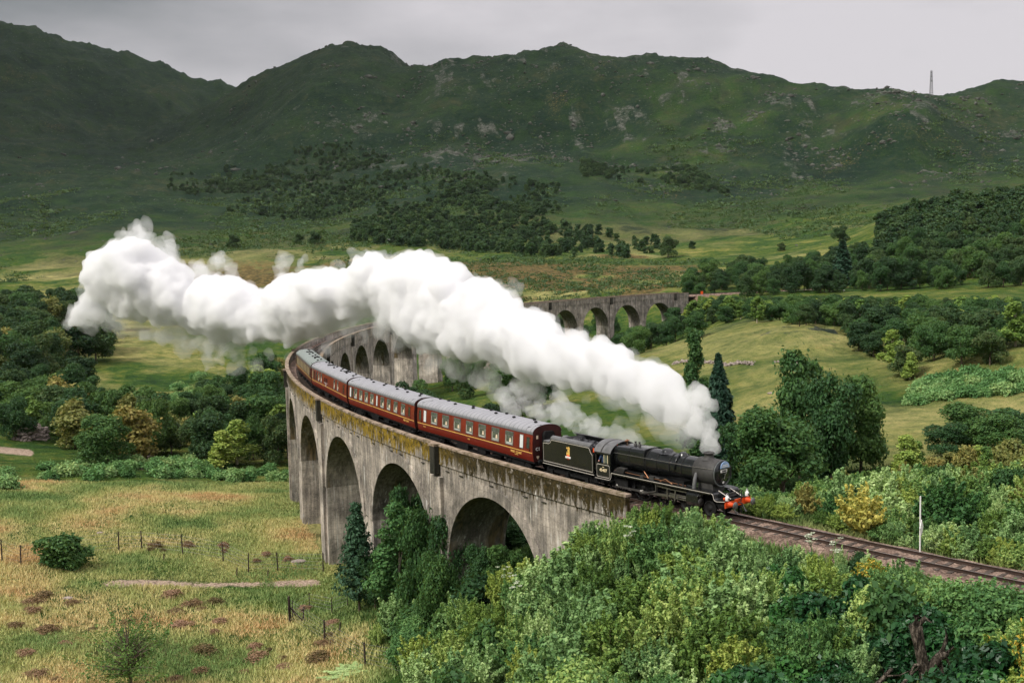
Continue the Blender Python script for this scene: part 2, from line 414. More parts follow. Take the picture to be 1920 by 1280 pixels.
A['dark'] = np.clip(smooth01((gD-590)/760)*(1.20-0.26*smooth01((gu-350)/1400))+smooth01((gD-1500)/500)*0.1+nbig*0.6*smooth01((gD-600)/300)+.25*nmid, 0, 1)  # far hills darkened by colour, most at the left, standing in for cloud shade
pv = 1095+6*np.sin(gu/60)+ (gu > 420)*0
pathm = np.exp(-((gv-(1095+2.5*np.sin(gu/55)))/7.0)**2)*(.45+.55*smooth01((gu-150)/70))*smooth01((640-gu)/60)*(1-.35*np.exp(-((gu-500)/30)**2))*(gD < 150)*smooth01(0.75+nsm*1.2)
road = np.exp(-((gv-(843+gu*0.10))/6.5)**2)*smooth01((72-gu)/20)*(gD > 180)*(gD < 320)
river = np.exp(-(((gu-(268+ (gv-860)*0.5))/(22+ (gv-840)*0.1)))**2)*(gv > 835)*(gv < 885)*(gD > 185)*(gD < 330)
A['path'] = np.clip(pathm+road, 0, 1); A['river'] = np.clip(river*1.4, 0, 1)
s_, d_ = curve_sd(gx, gy)
A['ballast'] = smooth01((4.0-np.abs(d_))/1.0)*((s_ < -5) | (s_ > 21.3*BAY))
for k in A: A[k] = np.where(front, A[k], 0)

t = NT('hillside_ground'); pos = t.new('NewGeometry').outputs['Position']
nf = t.noise(0.006, 14, 0.8, pos); nh = t.noise(0.03, 9, 0.72, pos); n1 = t.noise(0.02, 8, 0.65, pos); n2 = t.noise(0.35, 7, 0.7, pos); n3 = t.noise(3.0, 4, 0.6, pos)
sp = t.sep(pos)
mixn = t.math('ADD', t.math('MULTIPLY', nh, 0.45), t.math('ADD', t.math('MULTIPLY', n2, 0.30), t.math('MULTIPLY', nf, 0.25)))
green = t.ramp(mixn, [(0.40, (0.012, 0.038, 0.009)), (0.47, (0.034, 0.078, 0.012)), (0.53, (0.085, 0.118, 0.018)), (0.60, (0.20, 0.18, 0.038))])
tanc = t.ramp(t.math('ADD', t.math('MULTIPLY', n2, 0.55), t.math('MULTIPLY', n3, 0.45)), [(0.38, (0.17, 0.19, 0.06)), (0.5, (0.38, 0.345, 0.13)), (0.62, (0.56, 0.45, 0.20))])
heathc = t.ramp(n2, [(0.38, (0.030, 0.034, 0.012)), (0.5, (0.105, 0.080, 0.028)), (0.62, (0.22, 0.155, 0.055))])
rockc = t.ramp(t.noise(0.12, 10, 0.75, pos), [(0.38, (0.022, 0.034, 0.022)), (0.5, (0.06, 0.068, 0.052)), (0.64, (0.15, 0.15, 0.13))])
darkc = t.ramp(t.math('ADD', t.math('MULTIPLY', nf, .5), t.math('MULTIPLY', nh, .5)), [(0.40, (0.002, 0.009, 0.006)), (0.47, (0.004, 0.018, 0.010)), (0.53, (0.010, 0.029, 0.013)), (0.62, (0.042, 0.050, 0.020))])  # deep hill greens with the cloud shade painted in
c = t.mix(t.math('ADD', t.attr('tan'), t.math('MULTIPLY', t.math('SUBTRACT', nh, 0.5), 1.6), clamp=True), green, tanc)
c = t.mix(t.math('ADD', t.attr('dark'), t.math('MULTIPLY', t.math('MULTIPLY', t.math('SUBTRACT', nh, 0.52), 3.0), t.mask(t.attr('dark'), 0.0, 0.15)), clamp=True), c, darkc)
hm = t.mask(t.math('ADD', t.attr('heath'), t.math('MULTIPLY', t.math('SUBTRACT', n2, 0.5), 2.2)), 0.2, 0.8)
c = t.mix(hm, c, heathc)
rm = t.mask(t.math('ADD', t.attr('rock'), t.math('MULTIPLY', t.math('SUBTRACT', t.noise(0.05, 12, 0.82, pos), 0.5), 3.6)), 0.75, 1.1)
rm = t.math('MULTIPLY', rm, t.mask(t.attr('rock'), 0.02, 0.2))
c = t.mix(rm, c, rockc)
# pale specks of stone far up the hill
spk = t.mask(t.voronoi(0.085, pos), 0.16, 0.05)
c = t.mix(t.math('MULTIPLY', spk, t.math('MULTIPLY', t.mask(sp[1], 900.0, 1500.0), 0.45)), c, (0.2, 0.2, 0.18))
sand = t.ramp(n3, [(0.3, (0.24, 0.17, 0.12)), (0.7, (0.52, 0.40, 0.31))])
c = t.mix(t.math('ADD', t.attr('path'), t.math('MULTIPLY', t.math('SUBTRACT', n3, 0.5), 0.5), clamp=True), c, sand) if False else t.mix(t.mask(t.math('ADD', t.attr('path'), t.math('MULTIPLY', t.math('SUBTRACT', n3, 0.5), 0.7)), 0.3, 0.6), c, sand)
riv = t.ramp(t.voronoi(0.9, pos), [(0.1, (0.42, 0.34, 0.29)), (0.5, (0.10, 0.08, 0.06))])
c = t.mix(t.mask(t.attr('river'), 0.3, 0.5), c, riv)
bal = t.ramp(t.noise(9, 4, 0.7, pos), [(0.4, (0.06, 0.045, 0.03)), (0.5, (0.20, 0.125, 0.09)), (0.62, (0.38, 0.27, 0.20))])
c = t.mix(t.mask(t.math('ADD', t.attr('ballast'), t.math('MULTIPLY', t.math('SUBTRACT', n2, 0.5), 0.5)), 0.35, 0.55), c, bal)
hgt = t.math('ADD', t.math('MULTIPLY', n3, 0.25), t.math('MULTIPLY', t.math('ADD', n2, t.math('MULTIPLY', n1, 12.0)), 1.0))
bn = t.bump(hgt, 0.9, 1.2)
HILLMAT = t.pbr(c, 0.95, normal=bn, spec=0.12)
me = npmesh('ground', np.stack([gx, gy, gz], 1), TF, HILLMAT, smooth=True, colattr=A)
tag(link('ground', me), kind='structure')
# ------------------------------------------------------------------ concrete
def concrete(name, tone=1.0, moss=0.0, dark=0.0, stain=0.0):
    t = NT(name)
    uv = t.new('UVMap').outputs[0]; pos = t.new('NewGeometry').outputs['Position']
    def sc_(v, s):
        m = t.new('Mapping'); t.t.links.new(v, m.inputs[0]); m.inputs['Scale'].default_value = s; return m.outputs[0]
    streak = t.noise(1.0, 5, 0.65, sc_(pos, (3.2, 3.2, 0.22)))
    streak2 = t.noise(1.0, 4, 0.6, sc_(pos, (1.1, 1.1, 0.10)))
    blot = t.noise(0.45, 6, 0.65, pos); fine = t.noise(6, 4, 0.7, pos)
    s = t.math('ADD', t.math('ADD', t.math('MULTIPLY', streak, 0.30), t.math('MULTIPLY', streak2, 0.22)), t.math('ADD', t.math('MULTIPLY', blot, 0.30), t.math('MULTIPLY', t.noise(.10, 4, .7, sc_(pos, (1, 1, 2.2))), 0.18)))
    T = tone
    patch = t.mask(t.noise(.22, 7, .75, pos), .50, .60)
    c = t.ramp(s, [(0.41, (0.025*T, 0.023*T, 0.020*T)), (0.47, (0.11*T, 0.097*T, 0.083*T)), (0.53, (0.29*T, 0.252*T, 0.212*T)), (0.60, (0.56*T, 0.49*T, 0.42*T))])
    c = t.mix(0.35, c, t.ramp(fine, [(0.3, (0.10*T, 0.09*T, 0.08*T)), (0.7, (0.46*T, 0.41*T, 0.36*T))]))
    c = t.mix(t.math('MULTIPLY', patch, .45), c, (0.045*T, 0.043*T, 0.036*T))
    # lime runs: thin pale vertical drips starting below a joint
    lime = t.mask(t.noise(1.0, 3, 0.5, sc_(pos, (5.5, 5.5, 0.30))), 0.60, 0.65)
    lime = t.math('MULTIPLY', lime, t.mask(t.noise(0.5, 3, 0.6, pos), 0.45, 0.6))
    c = t.mix(t.math('MULTIPLY', lime, 0.9), c, (0.62, 0.60, 0.56))
    # shutter-board joints
    br = t.new('TexBrick'); t.t.links.new(uv, br.inputs['Vector']); br.inputs['Scale'].default_value = 1.0
    br.inputs['Brick Width'].default_value = 2.3; br.inputs['Row Height'].default_value = 0.62; br.inputs['Mortar Size'].default_value = 0.022; br.inputs['Mortar Smooth'].default_value = 0.4
    jm = t.math('MULTIPLY', br.outputs['Fac'], t.mask(blot, 0.4, 0.6))
    c = t.mix(t.math('MULTIPLY', jm, 0.45), c, (0.06*T, 0.055*T, 0.05*T))
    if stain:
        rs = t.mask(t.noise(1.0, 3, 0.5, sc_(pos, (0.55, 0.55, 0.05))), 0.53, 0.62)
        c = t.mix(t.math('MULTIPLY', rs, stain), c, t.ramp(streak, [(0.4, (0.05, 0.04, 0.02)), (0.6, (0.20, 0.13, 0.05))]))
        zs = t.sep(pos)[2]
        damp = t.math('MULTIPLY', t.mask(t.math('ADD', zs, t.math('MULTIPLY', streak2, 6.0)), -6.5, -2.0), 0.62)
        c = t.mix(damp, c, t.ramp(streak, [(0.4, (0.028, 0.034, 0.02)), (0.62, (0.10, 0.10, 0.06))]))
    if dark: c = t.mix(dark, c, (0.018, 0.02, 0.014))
    if moss:
        z = t.sep(pos)[2]
        edge = t.math('ADD', z, t.math('MULTIPLY', t.math('SUBTRACT', t.noise(1.0, 5, 0.7, sc_(pos, (2.2, 2.2, 0.35))), 0.5), 6.5))
        along = t.noise(0.12, 3, 0.6, pos)
        mm = t.math('MULTIPLY', t.mask(edge, -1.15, -0.35), t.mask(along, 0.26, 0.40))
        mm = t.math('MULTIPLY', mm, t.mask(t.noise(2.2, 5, 0.75, pos), 0.30, 0.46))
        x, y = t.sep(pos)[0], t.sep(pos)[1]
        far = t.mask(y, 215.0, 150.0)
        mm = t.math('MULTIPLY', mm, far)
        yel = t.math('MULTIPLY', t.mask(y, 84.0, 96.0), t.mask(y, 150.0, 128.0))
        mc = t.mix(t.math('MULTIPLY', t.mask(t.noise(1.3, 5, 0.75, pos), 0.36, 0.62), t.math('ADD', t.math('MULTIPLY', yel, 0.85), 0.04)),
                   t.ramp(t.noise(4, 4, 0.7, pos), [(0.35, (0.012, 0.012, 0.006)), (0.65, (0.060, 0.044, 0.018))]), (0.30, 0.20, 0.018))
        c = t.mix(t.math('MULTIPLY', mm, moss), c, mc)
    b = t.bump(t.math('ADD', t.math('MULTIPLY', fine, 0.5), t.math('MULTIPLY', streak, 0.6)), 0.5, 0.06)
    return t.pbr(c, 0.92, normal=b, spec=0.15)
M_CONC = concrete('weathered_concrete', 1.28, moss=1.0)
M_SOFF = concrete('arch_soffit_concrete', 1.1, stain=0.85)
M_PIER = concrete('pale_pier_concrete', 1.65)
M_RING = concrete('arch_ring_concrete', 1.35)
M_DARKC = concrete('damp_dark_concrete', 0.5, dark=0.72)  # much darker concrete for the refuges and drain ledges
M_COPE = NT('mossy_coping'); _p = M_COPE.new('NewGeometry').outputs['Position']
M_COPE = M_COPE.pbr(M_COPE.ramp(M_COPE.noise(1.6, 5, 0.7, _p), [(0.35, (0.10, 0.085, 0.045)), (0.5, (0.26, 0.20, 0.15)), (0.68, (0.42, 0.34, 0.27))]), 0.95, spec=0.1)

HW = 2.75                    # half width of the viaduct
ZC, RA = -9.35, 7.0          # springing level, arch radius (crown at -2.35)
ZD = -0.75                   # underside of the parapet zone
def cp(s, off, z):
    x, y, _ = curve(s, off); return (float(x), float(y), z)
class CM:
    """mesh built in curve coordinates: (s, offset, z), with uv = (s, z)"""
    def __init__(s): s.V = []; s.F = []; s.U = []
    def q(s, P, uvs=None):
        b = len(s.V)
        for i, (a, o, z) in enumerate(P):
            s.V.append(cp(a, o, z)); s.U.append((a, z) if uvs is None else uvs[i])
        s.F.append(list(range(b, b+len(P))))
    def box(s, s0, s1, o0, o1, z0, z1, n=1, ends=True, uo=0.0):
        for k in range(n):
            a, b = s0+(s1-s0)*k/n, s0+(s1-s0)*(k+1)/n
            s.q([(a, o0, z0), (b, o0, z0), (b, o0, z1), (a, o0, z1)][::-1]); s.q([(a, o1, z0), (b, o1, z0), (b, o1, z1), (a, o1, z1)])
            s.q([(a, o0, z1), (b, o0, z1), (b, o1, z1), (a, o1, z1)][::-1], [(a, o0), (b, o0), (b, o1), (a, o1)][::-1]); s.q([(a, o0, z0), (b, o0, z0), (b, o1, z0), (a, o1, z0)], [(a, o0), (b, o0), (b, o1), (a, o1)])
        if ends:
            for e in (s0, s1):
                P = [(e, o0, z0), (e, o1, z0), (e, o1, z1), (e, o0, z1)]; P = P if e == s1 else P[::-1]
                s.q(P, [(p[1], p[2]) for p in P])
    def build(s, name, mat, parent, label=None):
        me = bpy.data.meshes.new(name); me.from_pydata(s.V, [], s.F)
        l = me.uv_layers.new(name='UVMap'); ix = [i for f in s.F for i in f]
        l.data.foreach_set('uv', np.array([s.U[i] for i in ix], dtype=np.float32).ravel())
        bm = bmesh.new(); bm.from_mesh(me); bmesh.ops.remove_doubles(bm, verts=bm.verts, dist=1e-4)
        bmesh.ops.recalc_face_normals(bm, faces=bm.faces); bm.to_mesh(me); bm.free()
        me.materials.append(mat)
        o = link(name, me, parent)
        if label: o['label'] = label
        return o
via = tag(empty('railway_viaduct'), 'long curved grey concrete railway viaduct with many round arches and mossy parapets', 'viaduct')
NA = 21
for k in range(NA):
    s0, s1 = k*BAY, (k+1)*BAY; sm = (s0+s1)/2; N = 28
    th = np.linspace(math.pi, 0, N+1); A_ = [(sm+RA*math.cos(a), ZC+RA*math.sin(a)) for a in th]
    m = CM()
    for off, flip in ((HW, False), (-HW, True)):
        cols = [(s0, ZC)]+[(A_[0][0], ZC)]; 
        m.q([(s0, off, ZC), (A_[0][0], off, ZC), (A_[0][0], off, ZD), (s0, off, ZD)])
        for i in range(N):
            m.q([(A_[i][0], off, A_[i][1]), (A_[i+1][0], off, A_[i+1][1]), (A_[i+1][0], off, ZD), (A_[i][0], off, ZD)])
        m.q([(A_[N][0], off, ZC), (s1, off, ZC), (s1, off, ZD), (A_[N][0], off, ZD)])
    ar = m.build('arch', M_CONC, via)
    m = CM()
    for i in range(N):
        m.q([(A_[i][0], -HW, A_[i][1]), (A_[i][0], HW, A_[i][1]), (A_[i+1][0], HW, A_[i+1][1]), (A_[i+1][0], -HW, A_[i+1][1])],
            [(-HW, i*0.78), (HW, i*0.78), (HW, (i+1)*0.78), (-HW, (i+1)*0.78)])
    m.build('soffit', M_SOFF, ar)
    m = CM(); R2 = RA+0.95
    for off, o2 in ((HW, HW+0.09), (-HW, -HW-0.09)):
        for i in range(N):
            a, b = th[i], th[i+1]
            P = [(sm+r*math.cos(x), ZC+r*math.sin(x)) for r, x in ((RA-0.003, a), (RA-0.003, b), (R2, b), (R2, a))]
            m.q([(p[0], o2, p[1]) for p in P])
            m.q([(P[3][0], o2, P[3][1]), (P[2][0], o2, P[2][1]), (P[2][0], off, P[2][1]), (P[3][0], off, P[3][1])])
            m.q([(P[0][0], o2, P[0][1]), (P[1][0], o2, P[1][1]), (P[1][0], off, P[1][1]), (P[0][0], off, P[0][1])])
    m.build('arch_ring', M_RING, ar)
gp = ground(*[np.array([float(curve(k*BAY)[j]) for k in range(NA+1)]) for j in (0, 1)])
for k in range(0, NA+1):
    s = k*BAY; w = 1.6-0.0; zb = min(gp[k], -10)-3.0
    m = CM()
    # slightly battered shaft
    def ringp(z, e): return [(s-w-e, -HW-e, z), (s+w+e, -HW-e, z), (s+w+e, HW+e, z), (s-w-e, HW+e, z)]
    e1 = (ZC-zb)*0.012
    a, b = ringp(ZC+0.0, 0.0), ringp(zb, e1)
    for i in range(4):
        j = (i+1) % 4; L = 3.2 if i % 2 == 0 else 5.5
        m.q([b[i], b[j], a[j], a[i]], [(0, zb), (L, zb), (L, ZC), (0, ZC)])
    # springer: a thin impost band
    p = m.build('pier', M_PIER, via)
    if k % 2 == 1:
        for o0, o1 in ((HW-0.02, HW+0.34), (-HW-0.34, -HW+0.02)):
            m = CM(); m.box(s-0.95, s+0.95, o0, o1, zb, -1.95, 1)
            m.build('pilaster', M_PIER, via)
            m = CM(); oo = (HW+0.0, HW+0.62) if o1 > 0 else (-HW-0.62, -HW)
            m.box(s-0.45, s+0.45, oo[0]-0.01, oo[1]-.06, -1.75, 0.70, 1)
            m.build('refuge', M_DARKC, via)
            m = CM(); m.box(s-0.52, s+0.52, oo[0]-0.02, oo[1]+0.0, 0.705, 0.90, 1)
            m.build('refuge_coping', M_COPE, via)
    elif 0 < k < NA:
        pass
# abutments at both ends
m = CM(); m.box(-7.6, 0.0, -HW, HW, -16, ZD, 4); m.build('abutment', M_CONC, via)
m = CM(); m.box(NA*BAY, NA*BAY+7, -HW, HW, -16, ZD, 4); m.build('abutment', M_CONC, via)
for sg in (1, -1):
    o0, o1 = (HW-0.28, HW+0.12) if sg > 0 else (-HW-0.12, -HW+0.28)
    m = CM(); m.box(-7.6, NA*BAY+7, o0, o1, ZD, 0.68, 110); m.build('parapet', M_CONC, via)
    m = CM(); m.box(-7.7, NA*BAY+7.1, o0-0.07, o1+0.07, 0.683, 0.86, 110); m.build('coping', M_COPE, via)
    m = CM(); oo = (HW, HW+0.135) if sg > 0 else (-HW-0.135, -HW); m.box(-7.5, NA*BAY+6.9, oo[0], oo[1], ZD-0.13, ZD-0.002, 110); m.build('string_course', M_CONC, via)
m = CM()
for sg in (1, -1):
    for k in range(150):
        s = 1.0+k*2.35
        if s > NA*BAY: break
        if (k*7) % 5 < 3: m.box(s, s+0.55, sg*(HW+0.004), sg*(HW+0.11), -1.33, -1.27, 1)
o = m.build('drain_ledge', M_DARKC, via); o['kind'] = 'stuff'
m = CM(); m.box(-7.6, NA*BAY+7, -HW+0.285, HW-0.285, ZD+0.002, -0.34, 110, ends=False); 
M_BAL = NT('ballast'); _p = M_BAL.new('NewGeometry').outputs['Position']
M_BAL = M_BAL.pbr(M_BAL.ramp(M_BAL.math('ADD', M_BAL.math('MULTIPLY', M_BAL.noise(7, 5, 0.8, _p), .6), M_BAL.math('MULTIPLY', M_BAL.noise(.9, 5, 0.7, _p), .4)), [(0.40, (0.045, 0.03, 0.024)), (0.5, (0.16, 0.11, 0.085)), (0.60, (0.38, 0.28, 0.22))]), 0.95, normal=M_BAL.bump(M_BAL.noise(9, 4, 0.7, _p), 0.8, 0.05), spec=0.1)
m.build('deck', M_BAL, via)

# ------------------------------------------------------------------ track
tr = tag(empty('railway_track'), 'rusty single railway track on reddish brown ballast crossing the viaduct', 'railway track')
M_RAIL = plain('rusty_rail', (0.05, 0.03, 0.022), 0.6, 0.3, 0.3, 4)
M_RTOP = plain('worn_rail_head', (0.30, 0.27, 0.25), 0.35, 0.8, 0.1, 4)
M_SLP = plain('weathered_sleeper', (0.075, 0.06, 0.05), 0.9, 0, 0.4, 3, 0.1)
SA, SB = -62.0, S_END+120
def sweep(name, prof, mat, off):
    n = 460; ss = np.linspace(SA, SB, n); V = []; k = len(prof)
    for s in ss:
        for (o, z) in prof: V.append(cp(s, off+o, z))
    F = [(i*k+j, i*k+(j+1) % k, (i+1)*k+(j+1) % k, (i+1)*k+j) for i in range(n-1) for j in range(k)]
    me = bpy.data.meshes.new(name); me.from_pydata(V, [], F); me.materials.append(mat)
    bm = bmesh.new(); bm.from_mesh(me); bmesh.ops.recalc_face_normals(bm, faces=bm.faces); bm.to_mesh(me); bm.free()
    return link(name, me, tr)
for off in (-0.7525, 0.7525):
    r = sweep('rail', [(-.07, -.155), (.07, -.155), (.07, -.14), (.012, -.12), (.012, -.045), (.035, -.035), (.035, -0.003), (-.035, -0.003), (-.035, -.035), (-.012, -.045), (-.012, -.12), (-.07, -.14)], M_RAIL, off)
    h = sweep('rail_head', [(-.03, -.002), (.03, -.002), (.03, .003), (-.03, .003)], M_RTOP, off); h.parent = r
NS = int((SB-SA)/0.72); V = []; F = []
for i in range(NS):
    s = SA+i*0.72; a = float(curve(s)[2]); x, y, _ = curve(s)
    tx, ty = math.cos(a), math.sin(a); nx, ny = ty, -tx
    b = len(V); jl = random.uniform(-.03, .03)
    for dz in (-.36, -.165):
        for (p, q) in ((-1.28, -.125), (1.28, -.125), (1.28, .125), (-1.28, .125)):
            V.append((x+nx*(p+jl)+tx*q, y+ny*(p+jl)+ty*q, dz))
    F += [(b+4, b+5, b+6, b+7), (b, b+1, b+5, b+4), (b+1, b+2, b+6, b+5), (b+2, b+3, b+7, b+6), (b+3, b, b+4, b+7)]
me = bpy.data.meshes.new('sleepers'); me.from_pydata(V, [], F); me.materials.append(M_SLP); o = link('sleeper_row', me, tr); o['kind'] = 'stuff'
# ballast shoulder outside the viaduct
def shoulder(s0, s1):
    n = int((s1-s0)/0.6); prof = [(-3.1, -.80), (-2.7, -.62), (-2.1, -.36), (-1.6, -.19), (-.5, -.185), (.5, -.185), (1.6, -.19), (2.1, -.36), (2.7, -.62), (3.1, -.80)]
    S_ = np.linspace(s0, s1, n); V = []
    for i, s in enumerate(S_):
        for j, (o_, z) in enumerate(prof):
            jx = 0.0 if j in (0, 9) else random.uniform(-.05, .05); V.append(cp(s+random.uniform(-.1, .1), o_*1.0+random.uniform(-.12, .12), z+jx))
    k = len(prof); F = [(i*k+j, (i+1)*k+j, (i+1)*k+j+1, i*k+j+1) for i in range(n-1) for j in range(k-1)]
    me = bpy.data.meshes.new('ballast'); me.from_pydata(V, [], F); me.materials.append(M_BAL)
    bm = bmesh.new(); bm.from_mesh(me); bmesh.ops.recalc_face_normals(bm, faces=bm.faces)
    for f in bm.faces:
        if f.normal.z < 0: f.normal_flip()
    bm.to_mesh(me); bm.free()
    o = link('ballast_bed', me, tr); o['kind'] = 'stuff'
shoulder(SA, -6.9); shoulder(NA*BAY+7.0, SB)
# ------------------------------------------------------------------ train materials
M_BLK = plain('loco_black_paint', (0.010, 0.011, 0.012), 0.20, 0, 0.35, 1.6, 0.6)
M_SMK = plain('smokebox_matt_black', (0.045, 0.043, 0.041), 0.62, 0, 0.35, 4, 0.35)
M_FRM = plain('sooty_frame_black', (0.012, 0.012, 0.012), 0.7, 0, 0.4, 3, 0.2)
M_RFG = plain('grimy_grey_roof_paint', (0.12, 0.12, 0.122), 0.5, 0, 0.3, 2, 0.3)
M_STL = plain('oily_steel_rods', (0.23, 0.22, 0.20), 0.38, 0.8, 0.25, 5, 0.4)
M_RED = plain('orange_red_beam_paint', (0.75, 0.085, 0.012), 0.45, 0, 0.15, 2, 0.4)
M_WHT = plain('white_enamel', (0.80, 0.78, 0.76), 0.4, 0, 0.06, 3, 0.4)
M_LIN = plain('pale_lining_paint', (0.62, 0.57, 0.50), 0.5, 0, 0.08, 3, 0.3)
M_CRM = plain('cream_numeral_paint', (0.80, 0.66, 0.42), 0.5, 0, 0.05, 3, 0.3)
M_GLD = plain('gold_lettering_paint', (0.72, 0.46, 0.12), 0.5, 0, 0.1, 3, 0.3)
M_BUF = plain('buffer_steel', (0.16, 0.17, 0.17), 0.45, 0.5, 0.25, 5)
M_HBD = plain('pale_blue_headboard', (0.28, 0.40, 0.62), 0.4, 0, 0.25, 2.5)
M_BRS = plain('copper_pipe', (0.45, 0.22, 0.12), 0.35, 0.8, 0.2, 5)
M_MAR = plain('maroon_coach_paint', (0.165, 0.018, 0.010), 0.30, 0, 0.22, 0.7, 0.5)
M_MARD = plain('dull_maroon_coach_end', (0.05, 0.012, 0.011), 0.5, 0, 0.4, 2, 0.3)
M_BRN = plain('old_brown_maroon_paint', (0.085, 0.022, 0.014), 0.4, 0, 0.3, 1, 0.4)
M_GLS = plain('dark_window_glass', (0.035, 0.045, 0.04), 0.06, 0, 0.35, 0.9, 0.8)
M_INT = plain('dim_green_interior', (0.085, 0.10, 0.075), 0.25, 0, 0.55, 1.4, 0.5)
M_CUR = plain('cream_curtain', (0.27, 0.26, 0.21), 0.8, 0, 0.2, 6, 0.1)
M_SHD = plain('peach_lamp_shade', (0.75, 0.60, 0.44), 0.7, 0, 0.06, 5, 0.1)
M_TBL = plain('white_tablecloth', (0.42, 0.44, 0.42), 0.7, 0, 0.08, 5, 0.1)
M_FRO = plain('frosted_white_pane', (0.66, 0.68, 0.68), 0.4, 0, 0.06, 2, 0.4)
M_YWN = plain('yellowed_window', (0.30, 0.24, 0.13), 0.4, 0, 0.3, 3, 0.3)
def roofmat(name, col):
    t = NT(name); o = t.coord('Object'); w = t.new('TexWave'); w.wave_type = 'BANDS'; w.bands_direction = 'X'
    w.inputs['Scale'].default_value = 0.5; w.inputs['Distortion'].default_value = 0; t.t.links.new(o, w.inputs[0])
    n = t.noise(0.9, 6, 0.65, o); z = t.sep(o)[2]
    c = t.ramp(n, [(0.3, tuple(x*.88 for x in col)), (0.7, tuple(x*1.1 for x in col))])
    c = t.mix(t.mask(w.outputs['Fac'], 0.06, 0.0), c, tuple(x*.5 for x in col))
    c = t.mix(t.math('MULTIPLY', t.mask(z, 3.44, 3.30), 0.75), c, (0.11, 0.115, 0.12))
    return t.pbr(c, 0.55, spec=0.25)
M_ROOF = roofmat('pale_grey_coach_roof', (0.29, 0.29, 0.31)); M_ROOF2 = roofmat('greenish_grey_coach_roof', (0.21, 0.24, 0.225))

def place(o, s_mid, half):
    """stand a vehicle on the curve: bogie centres at s_mid +- half; local +x points the way the train runs"""
    x0, y0, _ = curve(s_mid+half); x1, y1, _ = curve(s_mid-half)
    o.location = ((x0+x1)/2, (y0+y1)/2, 0.004); o.rotation_euler = (0, 0, math.atan2(y1-y0, x1-x0))
def text(body, size, loc, parent, mat, ext=0.006, rot=(math.pi/2, 0, 0), align='CENTER', name='lettering', sx_=1.0, bold=0.0):
    c = bpy.data.curves.new(name, 'FONT'); c.body = body; c.size = size; c.extrude = ext; c.align_x = align; c.align_y = 'CENTER'; c.offset = bold
    c.resolution_u = 3; tmp = bpy.data.objects.new('tmp', c); COL.objects.link(tmp); bpy.context.view_layer.update()
    me = bpy.data.meshes.new_from_object(tmp.evaluated_get(bpy.context.evaluated_depsgraph_get())); me.materials.clear(); me.materials.append(mat)
    bpy.data.objects.remove(tmp); o = link(name, me, parent, loc); o.rotation_euler = rot; o.scale = (sx_, 1, 1)
    KIDS.setdefault(parent.name, []).append(o); return o

# ------------------------------------------------------------------ coaches
PROF = [(1.27, 1.06), (1.33, 1.30), (1.385, 1.75), (1.395, 2.1), (1.37, 2.6), (1.315, 3.05), (1.28, 3.24)]
def ybody(z):
    for (y0, z0), (y1, z1) in zip(PROF, PROF[1:]):
        if z0 <= z <= z1: return y0+(y1-y0)*(z-z0)/(z1-z0)
    return 1.3
def wheelset(parent, x, r, name='wheel', mat=None):
    w = MB()
    for sy in (-1, 1):
        w.lathe([(0.0, .70), (r*.30, .70), (r*.32, .735), (r*.86, .735), (r*.88, .70), (r, .70), (r, .83), (r*.88, .83), (r*.85, .80), (r*.3, .80), (r*.26, .86), (0, .86)] if sy > 0 else
                [(0.0, -.70), (r*.30, -.70), (r*.32, -.735), (r*.86, -.735), (r*.88, -.70), (r, -.70), (r, -.83), (r*.88, -.83), (r*.85, -.80), (r*.3, -.80), (r*.26, -.86), (0, -.86)], 20, 'y', (x, 0, r))
    w.tube((x, -.72, r), (x, .72, r), .08, n=8)
    return w.build(name, mat or M_FRM, parent)
def coach_bogie(root, xc):
    b = MB()
    for sy in (-1, 1):
        y = sy*1.0
        b.prism([(xc-1.9, .50), (xc-1.55, .40), (xc-.5, .36), (xc+.5, .36), (xc+1.55, .40), (xc+1.9, .50), (xc+1.85, .72), (xc+.9, .78), (xc-.9, .78), (xc-1.85, .72)], y-.05, y+.05)
        for ax in (-1.3, 1.3):
            b.box((xc+ax, sy*1.1, .46), (.26, .16, .26)); b.tube((xc+ax-.32, sy*1.08, .55), (xc+ax-.32, sy*1.08, .78), .09, n=8); b.tube((xc+ax+.32, sy*1.08, .55), (xc+ax+.32, sy*1.08, .78), .09, n=8)
        b.box((xc, y+sy*.08, .30), (1.1, .12, .12))
    b.box((xc, 0, .62), (.5, 2.0, .3))
    bo = b.build('bogie', M_FRM, root)
    for ax in (-1.3, 1.3): wheelset(bo, xc+ax, .457)
    return bo
